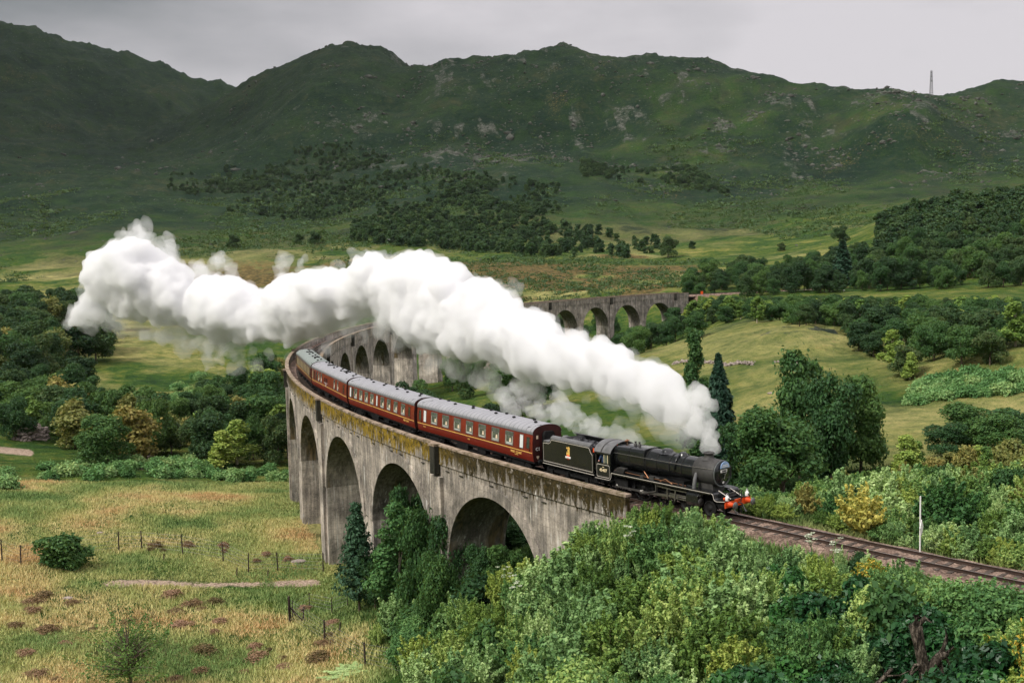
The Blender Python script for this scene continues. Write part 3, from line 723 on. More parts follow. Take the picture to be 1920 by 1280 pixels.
def window(root, x, w, z0, z1, kind='big', sides=(-1, 1)):
    for sy in sides:
        f = MB(); yz = lambda z, e=0: sy*(ybody(z)+.020+e)
        t = .045
        def strip(xa, xb, za, zb, e0=-.03, e1=.014):
            P = [(xa, za), (xb, za), (xb, zb), (xa, zb)]
            V = [(p[0], yz(p[1], e0), p[1]) for p in P]+[(p[0], yz(p[1], e1), p[1]) for p in P]
            return V, [(0, 1, 2, 3), (7, 6, 5, 4), (0, 4, 5, 1), (1, 5, 6, 2), (2, 6, 7, 3), (3, 7, 4, 0)]
        for a in ((x-w/2-t, x+w/2+t, z0-t, z0), (x-w/2-t, x+w/2+t, z1, z1+t), (x-w/2-t, x-w/2, z0, z1), (x+w/2, x+w/2+t, z0, z1)): f.add(*strip(*a))
        if kind == 'big':
            f.add(*strip(x-w/2, x+w/2, z1-.30, z1-.265, -.03, .010)); f.add(*strip(x-.015, x+.015, z1-.265, z1, -.03, .008))
        fr = f.build('window', M_RFG if kind != 'door' else M_BRN, root)
        p = MB(); p.add(*strip(x-w/2, x+w/2, z0, z1, -.02, .002))
        p.build('pane', {'big': M_INT, 'white': M_FRO, 'door': M_GLS, 'plain': M_GLS, 'yellow': M_YWN}[kind], fr)
        if kind == 'big':
            c = MB()
            for q in (-1, 1): c.add(*strip(x+q*(w/2-.075)-.07, x+q*(w/2-.075)+.07, z0, z1-.3, -.02, .005))
            c.add(*strip(x-w/2+.01, x+w/2-.01, z0, z0+.10+.08*random.random(), -.02, .0045))
            c.build('curtain', M_CUR, fr)
            lx = x+random.choice((.16, .2, .24)); l = MB()
            V = [(a, yz(b, e), b) for e in (-.02, .0065) for (a, b) in ((lx-.15, z0+.22), (lx+.15, z0+.22), (lx+.07, z0+.52), (lx-.07, z0+.52))]
            l.add(V, [(0, 1, 2, 3), (7, 6, 5, 4), (0, 4, 5, 1), (1, 5, 6, 2), (2, 6, 7, 3), (3, 7, 4, 0)])
            l.build('table_lamp', M_SHD, fr)
            tb = MB(); tb.add(*strip(x-w*.36, x+w*.36, z0+.02, z0+.12+.08*random.random(), -.02, .0055)); tb.build('tablecloth', M_TBL, fr)
def make_coach(name, label, wins, body=None, roof=None, rich=True, text_=None, L=19.5, vents=None, hatch=False):
    body = body or M_MAR; roof = roof or M_ROOF
    root = tag(empty(name), label, 'railway coach', 'maroon coaches of the steam train')
    h = L/2; m = MB()
    pl = PROF; full = [(-y, z) for y, z in pl]+[(y, z) for y, z in reversed(pl)]
    m.prism(full, -h, h, 'yz'); m.build('body', body, root)
    # roof: elliptical, with rain strip
    th = np.linspace(0, math.pi, 19); arc = [(1.345*math.cos(a), 3.22+0.66*math.sin(a)**0.82) for a in th]
    r = MB(); pr = [(1.345, 3.165)]+arc+[(-1.345, 3.165)]
    n = len(pr); V = [(x, p[0], p[1]) for x in (-h-.03, h+.03) for p in pr]
    r.add(V, [(i, i+1, n+i+1, n+i) for i in range(n-1)], True); r.add(V, [tuple(range(n)), tuple(reversed(range(n, 2*n)))])
    for sy in (-1, 1): r.path([(-h*.96, sy*1.16, 3.53), (0, sy*1.16, 3.535), (h*.96, sy*1.16, 3.53)], .018, 5)
    rf = r.build('roof', roof, root)
    v = vents or [(-8.2, .28), (-6.6, .28), (-4.4, -.28), (-2.1, .28), (-1.2, -.28), (.9, .28), (2.6, -.28), (3.4, .28), (5.4, -.28), (7.6, .28), (8.6, -.28)]
    for (x, y) in v:
        mm = MB(); mm.lathe([(0.05, 3.80), (.07, 3.88), (.15, 3.90), (.155, 3.95), (.09, 4.0), (0, 4.01)], 10, 'z', (x, y, 0)); mm.build('roof_vent', M_FRM, rf)
    if hatch:
        mm = MB()
        for x in (-4.5, 3.8): mm.box((x, .1, 3.90), (.9, .6, .10)); mm.box((x+.7, .3, 3.89), (.3, .3, .12))
        mm.build('roof_hatch', M_FRM, rf)
    for x in (-h+.7, h-.9):
        mm = MB(); mm.bar((x, -1.18, 3.62), (x+.9, -.5, 3.86), .035); mm.build('rain_strip', M_FRM, rf)
    for e in (-1, 1):
        g = MB()
        for k in range(5): g.prism([(-.5+.02*(k % 2), 1.15), (.5-.02*(k % 2), 1.15), (.5-.02*(k % 2), 3.1), (.38, 3.36), (-.38, 3.36), (-.5+.02*(k % 2), 3.1)], e*(h+.0+k*.07), e*(h+.06+k*.07), 'yz')
        g.build('gangway', M_FRM, root)
        en = MB(); en.prism([(-y*.985, z) for y, z in pl]+[(y*.985, z) for y, z in reversed(pl)], e*(h+.001), e*(h+.045), 'yz')
        en.prism([(p[0]*.985, p[1]-.01) for p in [(1.345, 3.235)]+arc[1:-1]+[(-1.345, 3.235)]], e*(h+.03), e*(h+.05), 'yz')
        eo = en.build('end_panel', M_MARD, root)
        bf = MB()
        for sy in (-1, 1):
            bf.tube((e*h, sy*.87, 1.06), (e*(h+.32), sy*.87, 1.06), .09, n=10); bf.lathe([(0, 0), (.2, 0), (.22, .02), (.2, .05), (0, .06)], 14, 'x', (e*(h+.32) if e > 0 else e*(h+.32)-.05, sy*.87, 1.06))
        bf.build('buffer', M_FRM, eo)
    # waist lines, underframe
    for sy in (-1, 1):
        ln = MB(); z = 1.74
        y = sy*(ybody(z)+.004); ln.box((0, y, z), (L-.1, .012, .055)); ln.build('gold_line', M_GLD, root)
    u = MB()
    for sy in (-1, 1):
        u.box((0, sy*1.17, .98), (L-.1, .10, .16)); u.path([(-5.4, sy*1.0, .9), (-2.6, sy*1.0, .42), (2.6, sy*1.0, .42), (5.4, sy*1.0, .9)], .05, 6)
        u.box((-1.6, sy*.95, .62), (1.9, .5, .5)); u.box((1.5, sy*.9, .65), (1.3, .45, .42)); u.tube((3.0, sy*.8, .6), (4.3, sy*.8, .6), .2, n=10)
        for x in (-h+.75, h-.75): u.box((x, sy*1.28, .62), (.75, .22, .035)); u.bar((x, sy*1.2, .62), (x, sy*1.15, .95), .04)
    u.box((0, 0, .9), (L-.2, 2.2, .22)); u.build('underframe', M_FRM, root)
    for xc in (-7.1, 7.1): coach_bogie(root, xc)
    for (x, w, kind) in wins:
        if kind == 'big': window(root, x, w, 1.98, 2.98, kind)
        elif kind == 'white': window(root, x, w, 1.98, 2.98, kind)
        elif kind == 'door': 
            for sy in (-1, 1):
                d = MB(); y = lambda z, e: sy*(ybody(z)+e)
                for xx in (x-.36, x+.36):
                    zs = [1.08, 1.5, 2.0, 2.5, 3.1]
                    V = [(xx+q, y(z, e), z) for z in zs for q, e in ((-.01, .006), (.01, .006))]
                    d.add(V, [(2*i, 2*i+1, 2*i+3, 2*i+2) for i in range(4)])
                d.bar((x+.22, y(1.9, .03), 1.80), (x+.22, y(1.9, .03), 1.98), .035)
                d.build('door', M_FRM, root)
            window(root, x, w, 2.06, 2.90, kind)
        else: window(root, x, w, 2.0, 2.95, kind)
    return root
big7 = [(k*2.13, 1.12, 'big') for k in range(-3, 4)]
ends = [(-9.15, .40, 'door'), (9.15, .40, 'door')]
C1 = make_coach('railway_coach', 'bright maroon coach with lamp-lit dining windows coupled directly behind the black tender', big7+ends+[(-8.2, .46, 'white'), (8.2, .46, 'white')])
text('WEST COAST', .27, (7.35, -ybody(1.45)-.012, 1.50), C1, M_GLD, bold=.006); text('RAILWAYS', .11, (7.35, -ybody(1.28)-.014, 1.30), C1, M_GLD)
text('FIRST', .17, (-.2, -ybody(1.45)-.012, 1.47), C1, M_GLD); text('99128', .17, (-8.4, -ybody(1.45)-.012, 1.48), C1, M_GLD)
text('C1', .34, (9.815, -.92, 2.02), C1, M_WHT, rot=(math.pi/2, 0, math.pi/2), bold=.008)
b = MB(); b.box((9.81, -.95, 2.95), (.03, .16, .26)); b.build('end_lamp_panel', M_SHD, C1)
b = MB(); b.prism([(-1.04, 1.50), (-.82, 1.50), (-.82, 1.36), (-.93, 1.22), (-1.04, 1.36)], 9.80, 9.815, 'yz'); b.build('shield_badge', M_SHD, C1)
place(C1, SGAP-10.05, 7.1)
# second coach: windows in two groups about a narrow frosted pane
w2 = [(-7.2, .95, 'big'), (-5.45, .95, 'big'), (-3.7, .95, 'big'), (-1.95, .95, 'big'), (-.45, .34, 'white'), (1.15, .95, 'big'), (3.0, .95, 'big'), (4.9, .95, 'big'), (6.9, .95, 'big'), (-8.9, .46, 'white'), (-8.2, .36, 'door'), (8.55, .36, 'door')]
C2 = make_coach('railway_coach', 'maroon coach with small curtained windows, second behind the tender', w2)
text('WEST COAST', .24, (7.6, -ybody(1.45)-.012, 1.48), C2, M_GLD, bold=.005)
place(C2, SGAP+10.05, 7.1)
w3 = [(-8.9, .46, 'yellow'), (-8.0, .36, 'door'), (-6.7, .5, 'plain'), (-5.2, .6, 'big'), (-3.7, .5, 'big'), (3.6, .5, 'big'), (5.4, .5, 'big'), (8.4, .36, 'door')]
C3 = make_coach('railway_coach', 'maroon brake coach with few windows and double luggage doors, third behind the tender', w3, hatch=True)
for sy in (-1, 1):
    d = MB(); 
    for xx in (-2.0, -1.0, 0.0): 
        zs = [1.08, 1.6, 2.1, 2.6, 3.1]; V = [(xx+q, sy*(ybody(z)+.007), z) for z in zs for q in (-.015, .015)]; d.add(V, [(2*i, 2*i+1, 2*i+3, 2*i+2) for i in range(4)])
    for xx in (-1.5, -.5): d.box((xx, sy*1.39, 2.45), (.42, .03, .62))
    d.build('luggage_door', M_FRM, C3)
    d = MB(); d.box((-1.15, sy*1.41, 1.95), (.05, .03, .5)); d.box((-.85, sy*1.41, 1.95), (.05, .03, .5)); d.box((-1.7, sy*1.40, 2.15), (.10, .03, .14)); d.box((-.3, sy*1.40, 2.15), (.10, .03, .14)); d.build('door_handrail', M_WHT, C3)
place(C3, SGAP+30.15, 7.1)
w4 = [(-7.6+k*1.9, 1.05, 'yellow') for k in range(9)]+[(-9.2, .4, 'door'), (9.2, .4, 'door')]
C4 = make_coach('railway_coach', 'dull brownish maroon coach with yellowed windows and greenish roof, rearmost clear of the steam', w4, body=M_BRN, roof=M_ROOF2, hatch=True)
place(C4, SGAP+50.25, 7.1)

# ------------------------------------------------------------------ locomotive (front buffer beam at x = 0, running towards +x)
L0 = tag(empty('steam_locomotive'), 'black steam locomotive with orange buffer beam and cream number 45407 on its cab side', 'steam locomotive')
ZB = 2.70
b = MB()
prof = [(0.0, -3.05), (.80, -3.05)]
b.lathe([(.79, -3.02), (.79, -4.2), (.82, -5.4), (.87, -6.6), (.89, -7.3)], 40, 'x', (0, 0, ZB)); b.build('boiler', M_BLK, L0)
b = MB()
for x in (-3.05, -4.05, -5.1, -6.2, -7.15):
    r = .80 if x > -4.2 else (.80+(-4.2-x)*.030)
    b.lathe([(r+.012, x-.04), (r+.014, x+.04)], 40, 'x', (0, 0, ZB))
b.build('boiler_band', M_FRM, L0)
def belp(sc_, zt): # Belpaire outline
    P = []
    for a in np.linspace(math.radians(-58), math.radians(8), 6): P.append((.90*math.cos(a)*sc_, ZB+.90*math.sin(a)))
    for a in np.linspace(math.radians(12), math.radians(82), 8): P.append(((.60+.30*math.cos(a))*sc_, zt-.32+.32*math.sin(a)))
    P += [(0.3*sc_, zt+.02), (0, zt+.03)]
    return P+[(-p[0], p[1]) for p in reversed(P[:-1])]
b = MB(); A1, A2 = belp(1.0, ZB+.86), belp(1.03, ZB+.80); n = len(A1)
V = [(-7.25, p[0], p[1]) for p in A1]+[(-10.15, p[0], p[1]) for p in A2]
b.add(V, [(i, (i+1) % n, n+(i+1) % n, n+i) for i in range(n)], True); b.add(V, [tuple(range(n)), tuple(reversed(range(n, 2*n)))]); b.build('firebox', M_BLK, L0)
b = MB()
for x in (-7.3, -8.7, -10.05):
    k = (x+7.25)/-2.9; P = [(p[0]*1.014, (p[1]-ZB)*1.012+ZB) for p in belp(1+.03*k, ZB+.86-.06*k)]; b.prism(P, x-.035, x+.035, 'yz')
b.build('firebox_band', M_FRM, L0)
b = MB(); b.lathe([(.0, -1.28), (.60, -1.28), (.845, -1.32), (.875, -1.36), (.875, -3.05), (.80, -3.06)], 44, 'x', (0, 0, ZB))
b.prism([(-2.9, 1.5), (-1.5, 1.5), (-1.65, 2.2), (-2.75, 2.2)], -.55, .55); sb_ = b.build('smokebox', M_SMK, L0)
b = MB(); b.lathe([(0, -1.10), (.25, -1.115), (.5, -1.17), (.70, -1.26), (.73, -1.30)], 36, 'x', (0, 0, ZB)); dr = b.build('smokebox_door', M_BLK, L0)
b = MB(); V = []
for i in range(44):
    t_ = 2*math.pi*i/44
    for (r, x) in ((.78, -1.275), (.86, -1.285), (.86, -1.25), (.78, -1.24)): V.append((x, r*math.cos(t_), ZB+r*math.sin(t_)))
b.add(V, [((i*4+j), (i*4+(j+1) % 4), ((i+1) % 44)*4+(j+1) % 4, ((i+1) % 44)*4+j) for i in range(44) for j in range(4)], True)
b.build('door_ring', M_BUF, dr)
b = MB(); b.bar((-1.13, -.1, ZB+.28), (-1.23, .75, ZB+.30), .05); b.bar((-1.13, -.1, ZB-.28), (-1.23, .75, ZB-.30), .05); b.tube((-1.20, .78, ZB-.42), (-1.20, .78, ZB+.42), .03, n=8); b.build('door_hinge', M_SMK, dr)
b = MB(); b.tube((-1.12, 0, ZB), (-.98, 0, ZB), .04, n=8); b.bar((-1.0, 0, ZB), (-1.0, -.12, ZB-.30), .035); b.bar((-.97, 0, ZB), (-.97, .16, ZB+.22), .03); b.build('door_handle', M_STL, dr)
b = MB(); b.box((-1.10, -.02, ZB+.20), (.03, .62, .17)); npl = b.build('number_plate', M_WHT, dr)
text('45407', .165, (-1.075, -.02, ZB+.195), dr, M_FRM, rot=(math.pi/2, 0, math.pi/2), bold=.002)
b = MB(); P = [(-.42, ZB+.40), (.42, ZB+.40)]+[(.42*math.cos(a), ZB+.46+.36*math.sin(a)) for a in np.linspace(0, math.pi, 12)]
b.prism(P, -1.06, -1.02, 'yz'); b.build('headboard', M_HBD, L0)
b = MB(); b.box((-1.01, 0, ZB+.50), (.012, .66, .05)); b.box((-1.01, 0, ZB+.60), (.012, .5, .04)); b.build('headboard_band', M_WHT, L0)
b = MB(); b.bar((-1.02, -.46, ZB+.39), (-1.02, .46, ZB+.39), .04); b.build('lamp_bracket', M_STL, L0)
b = MB(); b.prism([(-.09, ZB-.62), (.05, ZB-.62), (.09, ZB-.52), (.03, ZB-.46), (-.08, ZB-.50)], -1.19, -1.16, 'yz'); b.build('shed_plate', M_WHT, dr)
b = MB(); b.lathe([(.52, 3.46), (.42, 3.54), (.31, 3.62), (.29, 3.78), (.30, 3.84), (.36, 3.87), (.37, 3.92), (.33, 3.95), (.24, 3.95), (.23, 3.7)], 24, 'z', (-2.35, 0, 0)); b.build('chimney', M_SMK, L0)
b = MB(); b.lathe([(.62, 3.42), (.46, 3.50), (.40, 3.58), (.34, 3.66), (.2, 3.72), (0, 3.74)], 24, 'z', (-5.95, 0, 0)); b.build('steam_dome', M_BLK, L0)
b = MB(); b.lathe([(.40, 3.40), (.30, 3.50), (.26, 3.60), (.18, 3.66), (0, 3.67)], 18, 'z', (-4.55, 0, 0))
for sy in (-1, 1): b.path([(-4.55, sy*.2, 3.55), (-4.55, sy*.55, 3.42), (-4.55, sy*.84, 3.0), (-4.6, sy*.9, 2.5)], .05, 8)
b.build('top_feed', M_BLK, L0)
for k in range(2):
    b = MB(); b.lathe([(.13, 3.5), (.11, 3.66), (.07, 3.70), (.07, 3.80), (.10, 3.83), (0, 3.84)], 12, 'z', (-8.55-k*.38, 0, 0)); b.build('safety_valve', M_SMK, L0)
b = MB(); b.tube((-10.0, .25, 3.5), (-10.0, .25, 3.82), .04, n=8); b.tube((-10.0, .05, 3.72), (-10.0, .45, 3.72), .05, n=8); b.build('whistle', M_BRS, L0)
for sy in (-1, 1):
    hr = [(-1.30, sy*.80, ZB+.36), (-3.0, sy*.89, ZB+.33), (-7.2, sy*.97, ZB+.33), (-10.1, sy*1.0, ZB+.33)]
    b = MB(); b.path(hr, .02, 6)
    for x in (-1.9, -3.3, -4.9, -6.6, -8.4, -9.8):
        y = .86 if x > -3.05 else .93; b.tube((x, sy*.80, ZB+.33), (x, sy*(y+.03), ZB+.33), .03, n=6)
    b.build('handrail', M_STL, L0)
# running plate, valance with pale lining, drop at the front and at the cab
ZR = 1.63
for sy in (-1, 1):
    b = MB()
    b.prism([(-1.15, ZR), (-10.1, ZR), (-10.1, ZR+.05), (-1.15, ZR+.05)][::-1], sy*.6, sy*1.28)
    b.prism([(-1.2, ZR-.13), (-10.1, ZR-.13), (-10.1, ZR), (-1.2, ZR)][::-1], sy*1.25, sy*1.28)
    b.build('running_plate', M_BLK, L0)
    b = MB(); b.prism([(-1.2, ZR-.03), (-10.1, ZR-.03), (-10.1, ZR+.0), (-1.2, ZR+.0)][::-1], sy*1.283, sy*1.291); b.build('lining', M_LIN, L0)
    b = MB(); pts_ = [(-1.15, ZR), (-1.02, ZR-.03), (-.95, ZR-.12), (-.90, ZR-.32)]+[(-.90+.28*(1-math.cos(a)), ZR-.32-.13*math.sin(a)-.0) for a in np.linspace(.3, math.pi/2, 4)]+[(0, 1.27)]
    for i in range(len(pts_)-1):
        (x0, z0), (x1, z1) = pts_[i], pts_[i+1]
        b.add([(x0, sy*.35, z0+.04), (x1, sy*.35, z1+.04), (x1, sy*1.27, z1+.04), (x0, sy*1.27, z0+.04), (x0, sy*.35, z0-.04), (x1, sy*.35, z1-.04), (x1, sy*1.27, z1-.04), (x0, sy*1.27, z0-.04)],
              [(0, 1, 2, 3), (7, 6, 5, 4), (3, 2, 6, 7), (0, 4, 5, 1), (1, 5, 6, 2), (0, 3, 7, 4)])
    b.build('front_drop_plate', M_BLK, L0)
    b = MB(); b.path([(x, sy*1.285, z) for x, z in pts_], .016, 5); b.build('lining', M_LIN, L0)
    b = MB(); b.prism([(-1.4, 1.5), (-1.4, ZR+.06), (-1.1, ZR+.06), (-.12, 1.32), (-.12, 1.2)], sy*.56-.02, sy*.56+.02); fp = b.build('frame_plate', M_BLK, L0)
    b = MB(); b.bar((-1.1, sy*.56, ZR+.07), (-.12, sy*.56, 1.33), .05, .03); b.build('frame_edge', M_LIN, fp)
b = MB(); b.box((-.95, 0, 1.36), (.9, 1.1, .05)); b.box((-.62, 0, 1.45), (.06, 1.08, .2)); b.build('front_platform', M_SMK, L0)
b = MB()
for sy in (-1, 1): b.box((-6.2, sy*.58, .92), (11.9, .04, .75))
b.box((-1.0, 0, .95), (1.8, 1.1, .5)); b.box((-9.6, 0, .95), (1.6, 1.9, .6)); b.box((-7.2, 0, 1.55), (6.2, 1.0, .5)); b.build('main_frame', M_FRM, L0)
b = MB(); b.box((-.03, 0, 1.055), (.06, 2.50, .43)); bb = b.build('buffer_beam', M_RED, L0, bevel=.01)
b = MB(); b.box((-.28, 0, 1.06), (.44, 2.3, .36)); b.build('beam_backing', M_FRM, L0)
for sy in (-1, 1):
    b = MB(); b.lathe([(.20, 0), (.19, .05), (.15, .09), (.13, .34), (.0, .34)], 18, 'x', (0.001, sy*.87, 1.055)); bu = b.build('buffer', M_RED, bb)
    b = MB(); b.tube((.33, sy*.87, 1.055), (.47, sy*.87, 1.055), .07, n=10); b.lathe([(0, .47), (.225, .47), (.235, .49), (.225, .515), (0, .53)], 22, 'x', (0, sy*.87, 1.055)); b.build('buffer_head', M_BUF, bu)
    # lamps
    b = MB(); x, y, z = -.06, sy*.98, 1.29
    b.lathe([(.0, 0), (.12, 0), (.13, .03), (.13, .22), (.09, .29), (.05, .31), (.05, .36), (0, .37)], 14, 'z', (x, y, z)); lp = b.build('lamp', M_WHT, L0)
    b = MB(); b.path([(x, y-.07, z+.30), (x, y-.07, z+.43), (x, y, z+.47), (x, y+.07, z+.43), (x, y+.07, z+.30)], .014, 5); b.build('lamp_handle', M_WHT, lp)
    b = MB(); b.lathe([(0, .12), (.07, .12), (.075, .15), (0, .16)], 12, 'x', (x, y, z+.13)); b.build('lens', M_GLS, lp)
b = MB(); b.path([(.02, 0, 1.05), (.22, 0, 1.05), (.34, 0, 1.0), (.36, 0, .9), (.28, 0, .86)], .045, 8)
for k in range(4): b.lathe([(.035, -.05), (.06, -.02), (.06, .02), (.035, .05)], 8, 'z', (.25, 0, .82-.1*k))
b.build('coupling_hook', M_FRM, bb)
b = MB(); b.path([(-.1, .25, 1.3), (-.1, .25, 1.72), (-.02, .25, 1.82), (.08, .25, 1.74), (.12, .2, 1.4), (.12, .12, 1.1)], .04, 8); b.build('vacuum_hose', M_FRM, bb)
b = MB(); b.path([(-.06, -.45, .85), (.1, -.45, .62), (.2, -.40, .42), (.24, -.3, .48)], .04, 8); b.path([(-.06, .5, .85), (.1, .5, .6), (.2, .52, .40), (.24, .6, .46)], .04, 8); b.build('brake_hose', M_BUF, bb)
b = MB(); b.tube((-.42, -.86, 1.34), (-.30, -.86, 1.34), .085, n=12); b.build('red_tail_lamp', M_RED, L0)
b = MB()
for sy in (-1, 1): b.bar((-.5, sy*.72, .85), (-.5, sy*.72, .16), .12, .04)
b.build('guard_iron', M_FRM, L0)
# cylinders, steam pipes
for sy in (-1, 1):
    b = MB(); P = [(.66, .62), (.62, .82), (.62, 1.45), (1.16, 1.45), (1.30, 1.28), (1.32, .82), (1.22, .60), (.9, .52)]
    P = [(sy*p[0], p[1]) for p in P]
    b.prism(P if sy > 0 else P[::-1], -3.2, -2.2, 'yz'); cyl_ = b.build('cylinder', M_BLK, L0, bevel=.02)
    b = MB(); b.lathe([(0, .07), (.24, .05), (.27, 0), (.27, -.05)], 18, 'x', (-2.18, sy*1.02, .86)); b.lathe([(0, .05), (.15, .04), (.17, 0), (.17, -.05)], 16, 'x', (-2.18, sy*.98, 1.30)); b.build('cylinder_cover', M_SMK, cyl_)
    b = MB(); b.path([(-2.72, sy*.78, ZB-.05), (-2.72, sy*.96, ZB-.45), (-2.72, sy*1.04, ZR+.03)], [.12, .13, .14], 14); b.build('steam_pipe', M_RFG, L0)
    # slide bars, rods and motion
    yo = sy*1.03
    b = MB(); b.bar((-3.2, yo, 1.0), (-4.9, yo, 1.0), .09, .07); b.bar((-3.2, yo, .76), (-4.9, yo, .76), .09, .07); b.box((-4.95, yo, .95), (.08, .3, .7)); b.tube((-3.2, yo, .88), (-4.1, yo, .88), .04, n=8)
    b.box((-4.25, yo, .88), (.34, .14, .30)); b.build('slide_bar', M_STL, L0)
    b = MB(); crank = (-7.44, .915-.24); b.bar((-4.25, yo+sy*.05, .88), (crank[0]-.1, yo+sy*.05, crank[1]), .055, .15); b.lathe([(.0, -.05), (.15, -.05), (.15, .05), (0, .05)], 14, 'y', (crank[0], yo+sy*.05, crank[1])); b.build('connecting_rod', M_STL, L0)
    b = MB()
    for x in (-5.31, -7.44, -9.88): b.lathe([(.0, -.045), (.14, -.045), (.14, .045), (0, .045)], 14, 'y', (x, sy*.94, crank[1]))
    b.bar((-5.31, sy*.94, crank[1]), (-9.88, sy*.94, crank[1]), .05, .13); b.build('coupling_rod', M_STL, L0)
    b = MB(); b.bar((-3.3, sy*1.12, 1.33), (-4.7, sy*1.12, 1.30), .04, .07); b.bar((-4.25, sy*1.14, 1.35), (-4.32, sy*1.14, .58), .04, .08); b.bar((-4.32, sy*1.14, .60), (-4.25, sy*1.12, .80), .04, .06)
    b.bar((-4.7, sy*1.12, 1.32), (-5.95, sy*1.12, 1.36), .045, .09); b.bar((-5.95, sy*1.14, 1.55), (-5.95, sy*1.14, .95), .06, .16); b.bar((-5.95, sy*1.16, .98), (-7.25, sy*1.16, .62), .04, .08); b.bar((-7.25, sy*1.16, .62), (-7.44, sy*1.14, .70), .04, .12)
    b.build('valve_gear', M_STL, L0)
    # small pipes, sandboxes and fittings on the running plate
    b = MB(); b.path([(-9.9, sy*1.1, ZR+.2), (-6.0, sy*1.08, ZR+.14), (-3.4, sy*1.05, ZR+.1)], .022, 6); b.path([(-7.2, sy*.98, 2.1), (-6.7, sy*1.1, ZR+.1)], .03, 6)
    b.path([(-5.6, sy*1.15, ZR+.06), (-5.1, sy*1.17, ZR+.30), (-4.5, sy*1.17, ZR+.06)], .035, 6); b.build('copper_pipe_run', M_BRS, L0)
    b = MB(); b.box((-6.4, sy*1.02, ZR+.17), (.42, .26, .24)); b.tube((-6.1, sy*1.02, ZR+.2), (-5.75, sy*1.02, ZR+.2), .07, n=10); b.box((-7.3, sy*1.05, ZR+.14), (.3, .2, .16)); b.tube((-3.6, sy*1.1, ZR+.05), (-3.6, sy*1.1, ZR+.17), .06, n=8); b.tube((-4.0, sy*1.12, ZR+.05), (-4.0, sy*1.12, ZR+.14), .05, n=8); b.build('lubricator', M_SMK, L0)
    for i in range(5):
        b = MB(); b.box((-9.45+.06*i, sy*1.04, ZR+.12+.075*i), (.95-.05*i, .36, .035)); b.build('louvre', M_SMK, L0)
    # splashers
    for x in (-5.31, -7.44, -9.88):
        b = MB(); P = [(x+.99*math.cos(a), .915+.99*math.sin(a)) for a in np.linspace(math.asin(.72), math.pi-math.asin(.72), 9)]; b.prism(P, sy*.62, sy*.92); b.build('splasher', M_BLK, L0)
# wheels
def driver(x):
    for sy in (-1, 1):
        b = MB(); R_ = .915; y0, y1 = (sy*.70, sy*.84)
        y0, y1 = min(y0, y1), max(y0, y1)
        b.lathe([(R_*.86, y0), (R_, y0), (R_, y1), (R_*.86, y1), (R_*.86, y0)], 36, 'y', (x, 0, R_)); b.lathe([(0, y0-.01), (.17, y0-.01), (.17, y1+.01), (0, y1+.01)], 16, 'y', (x, 0, R_))
        ym = (y0+y1)/2
        for k in range(17):
            a = 2*math.pi*k/17; b.bar((x+.13*math.sin(a), ym, R_+.13*math.cos(a)), (x+R_*.87*math.sin(a), ym, R_+R_*.87*math.cos(a)), .06, .045)
        P = [(x+R_*.86*math.cos(a), R_+R_*.86*math.sin(a)) for a in np.linspace(math.radians(55), math.radians(125), 8)]; b.prism(P, ym-.04, ym+.04)
        b.tube((x, ym, R_-.24), (x, sy*.98, R_-.24), .07, n=10); b.build('driving_wheel', M_FRM, L0)
for x in (-5.31, -7.44, -9.88): driver(x)
for x in (-1.60, -3.58): wheelset(L0, x, .50, 'bogie_wheel')
b = MB(); b.box((-2.6, 0, .62), (2.9, 1.0, .22))
for sy in (-1, 1): b.box((-2.6, sy*.5, .6), (2.9, .05, .3))
b.build('bogie_frame', M_FRM, L0)
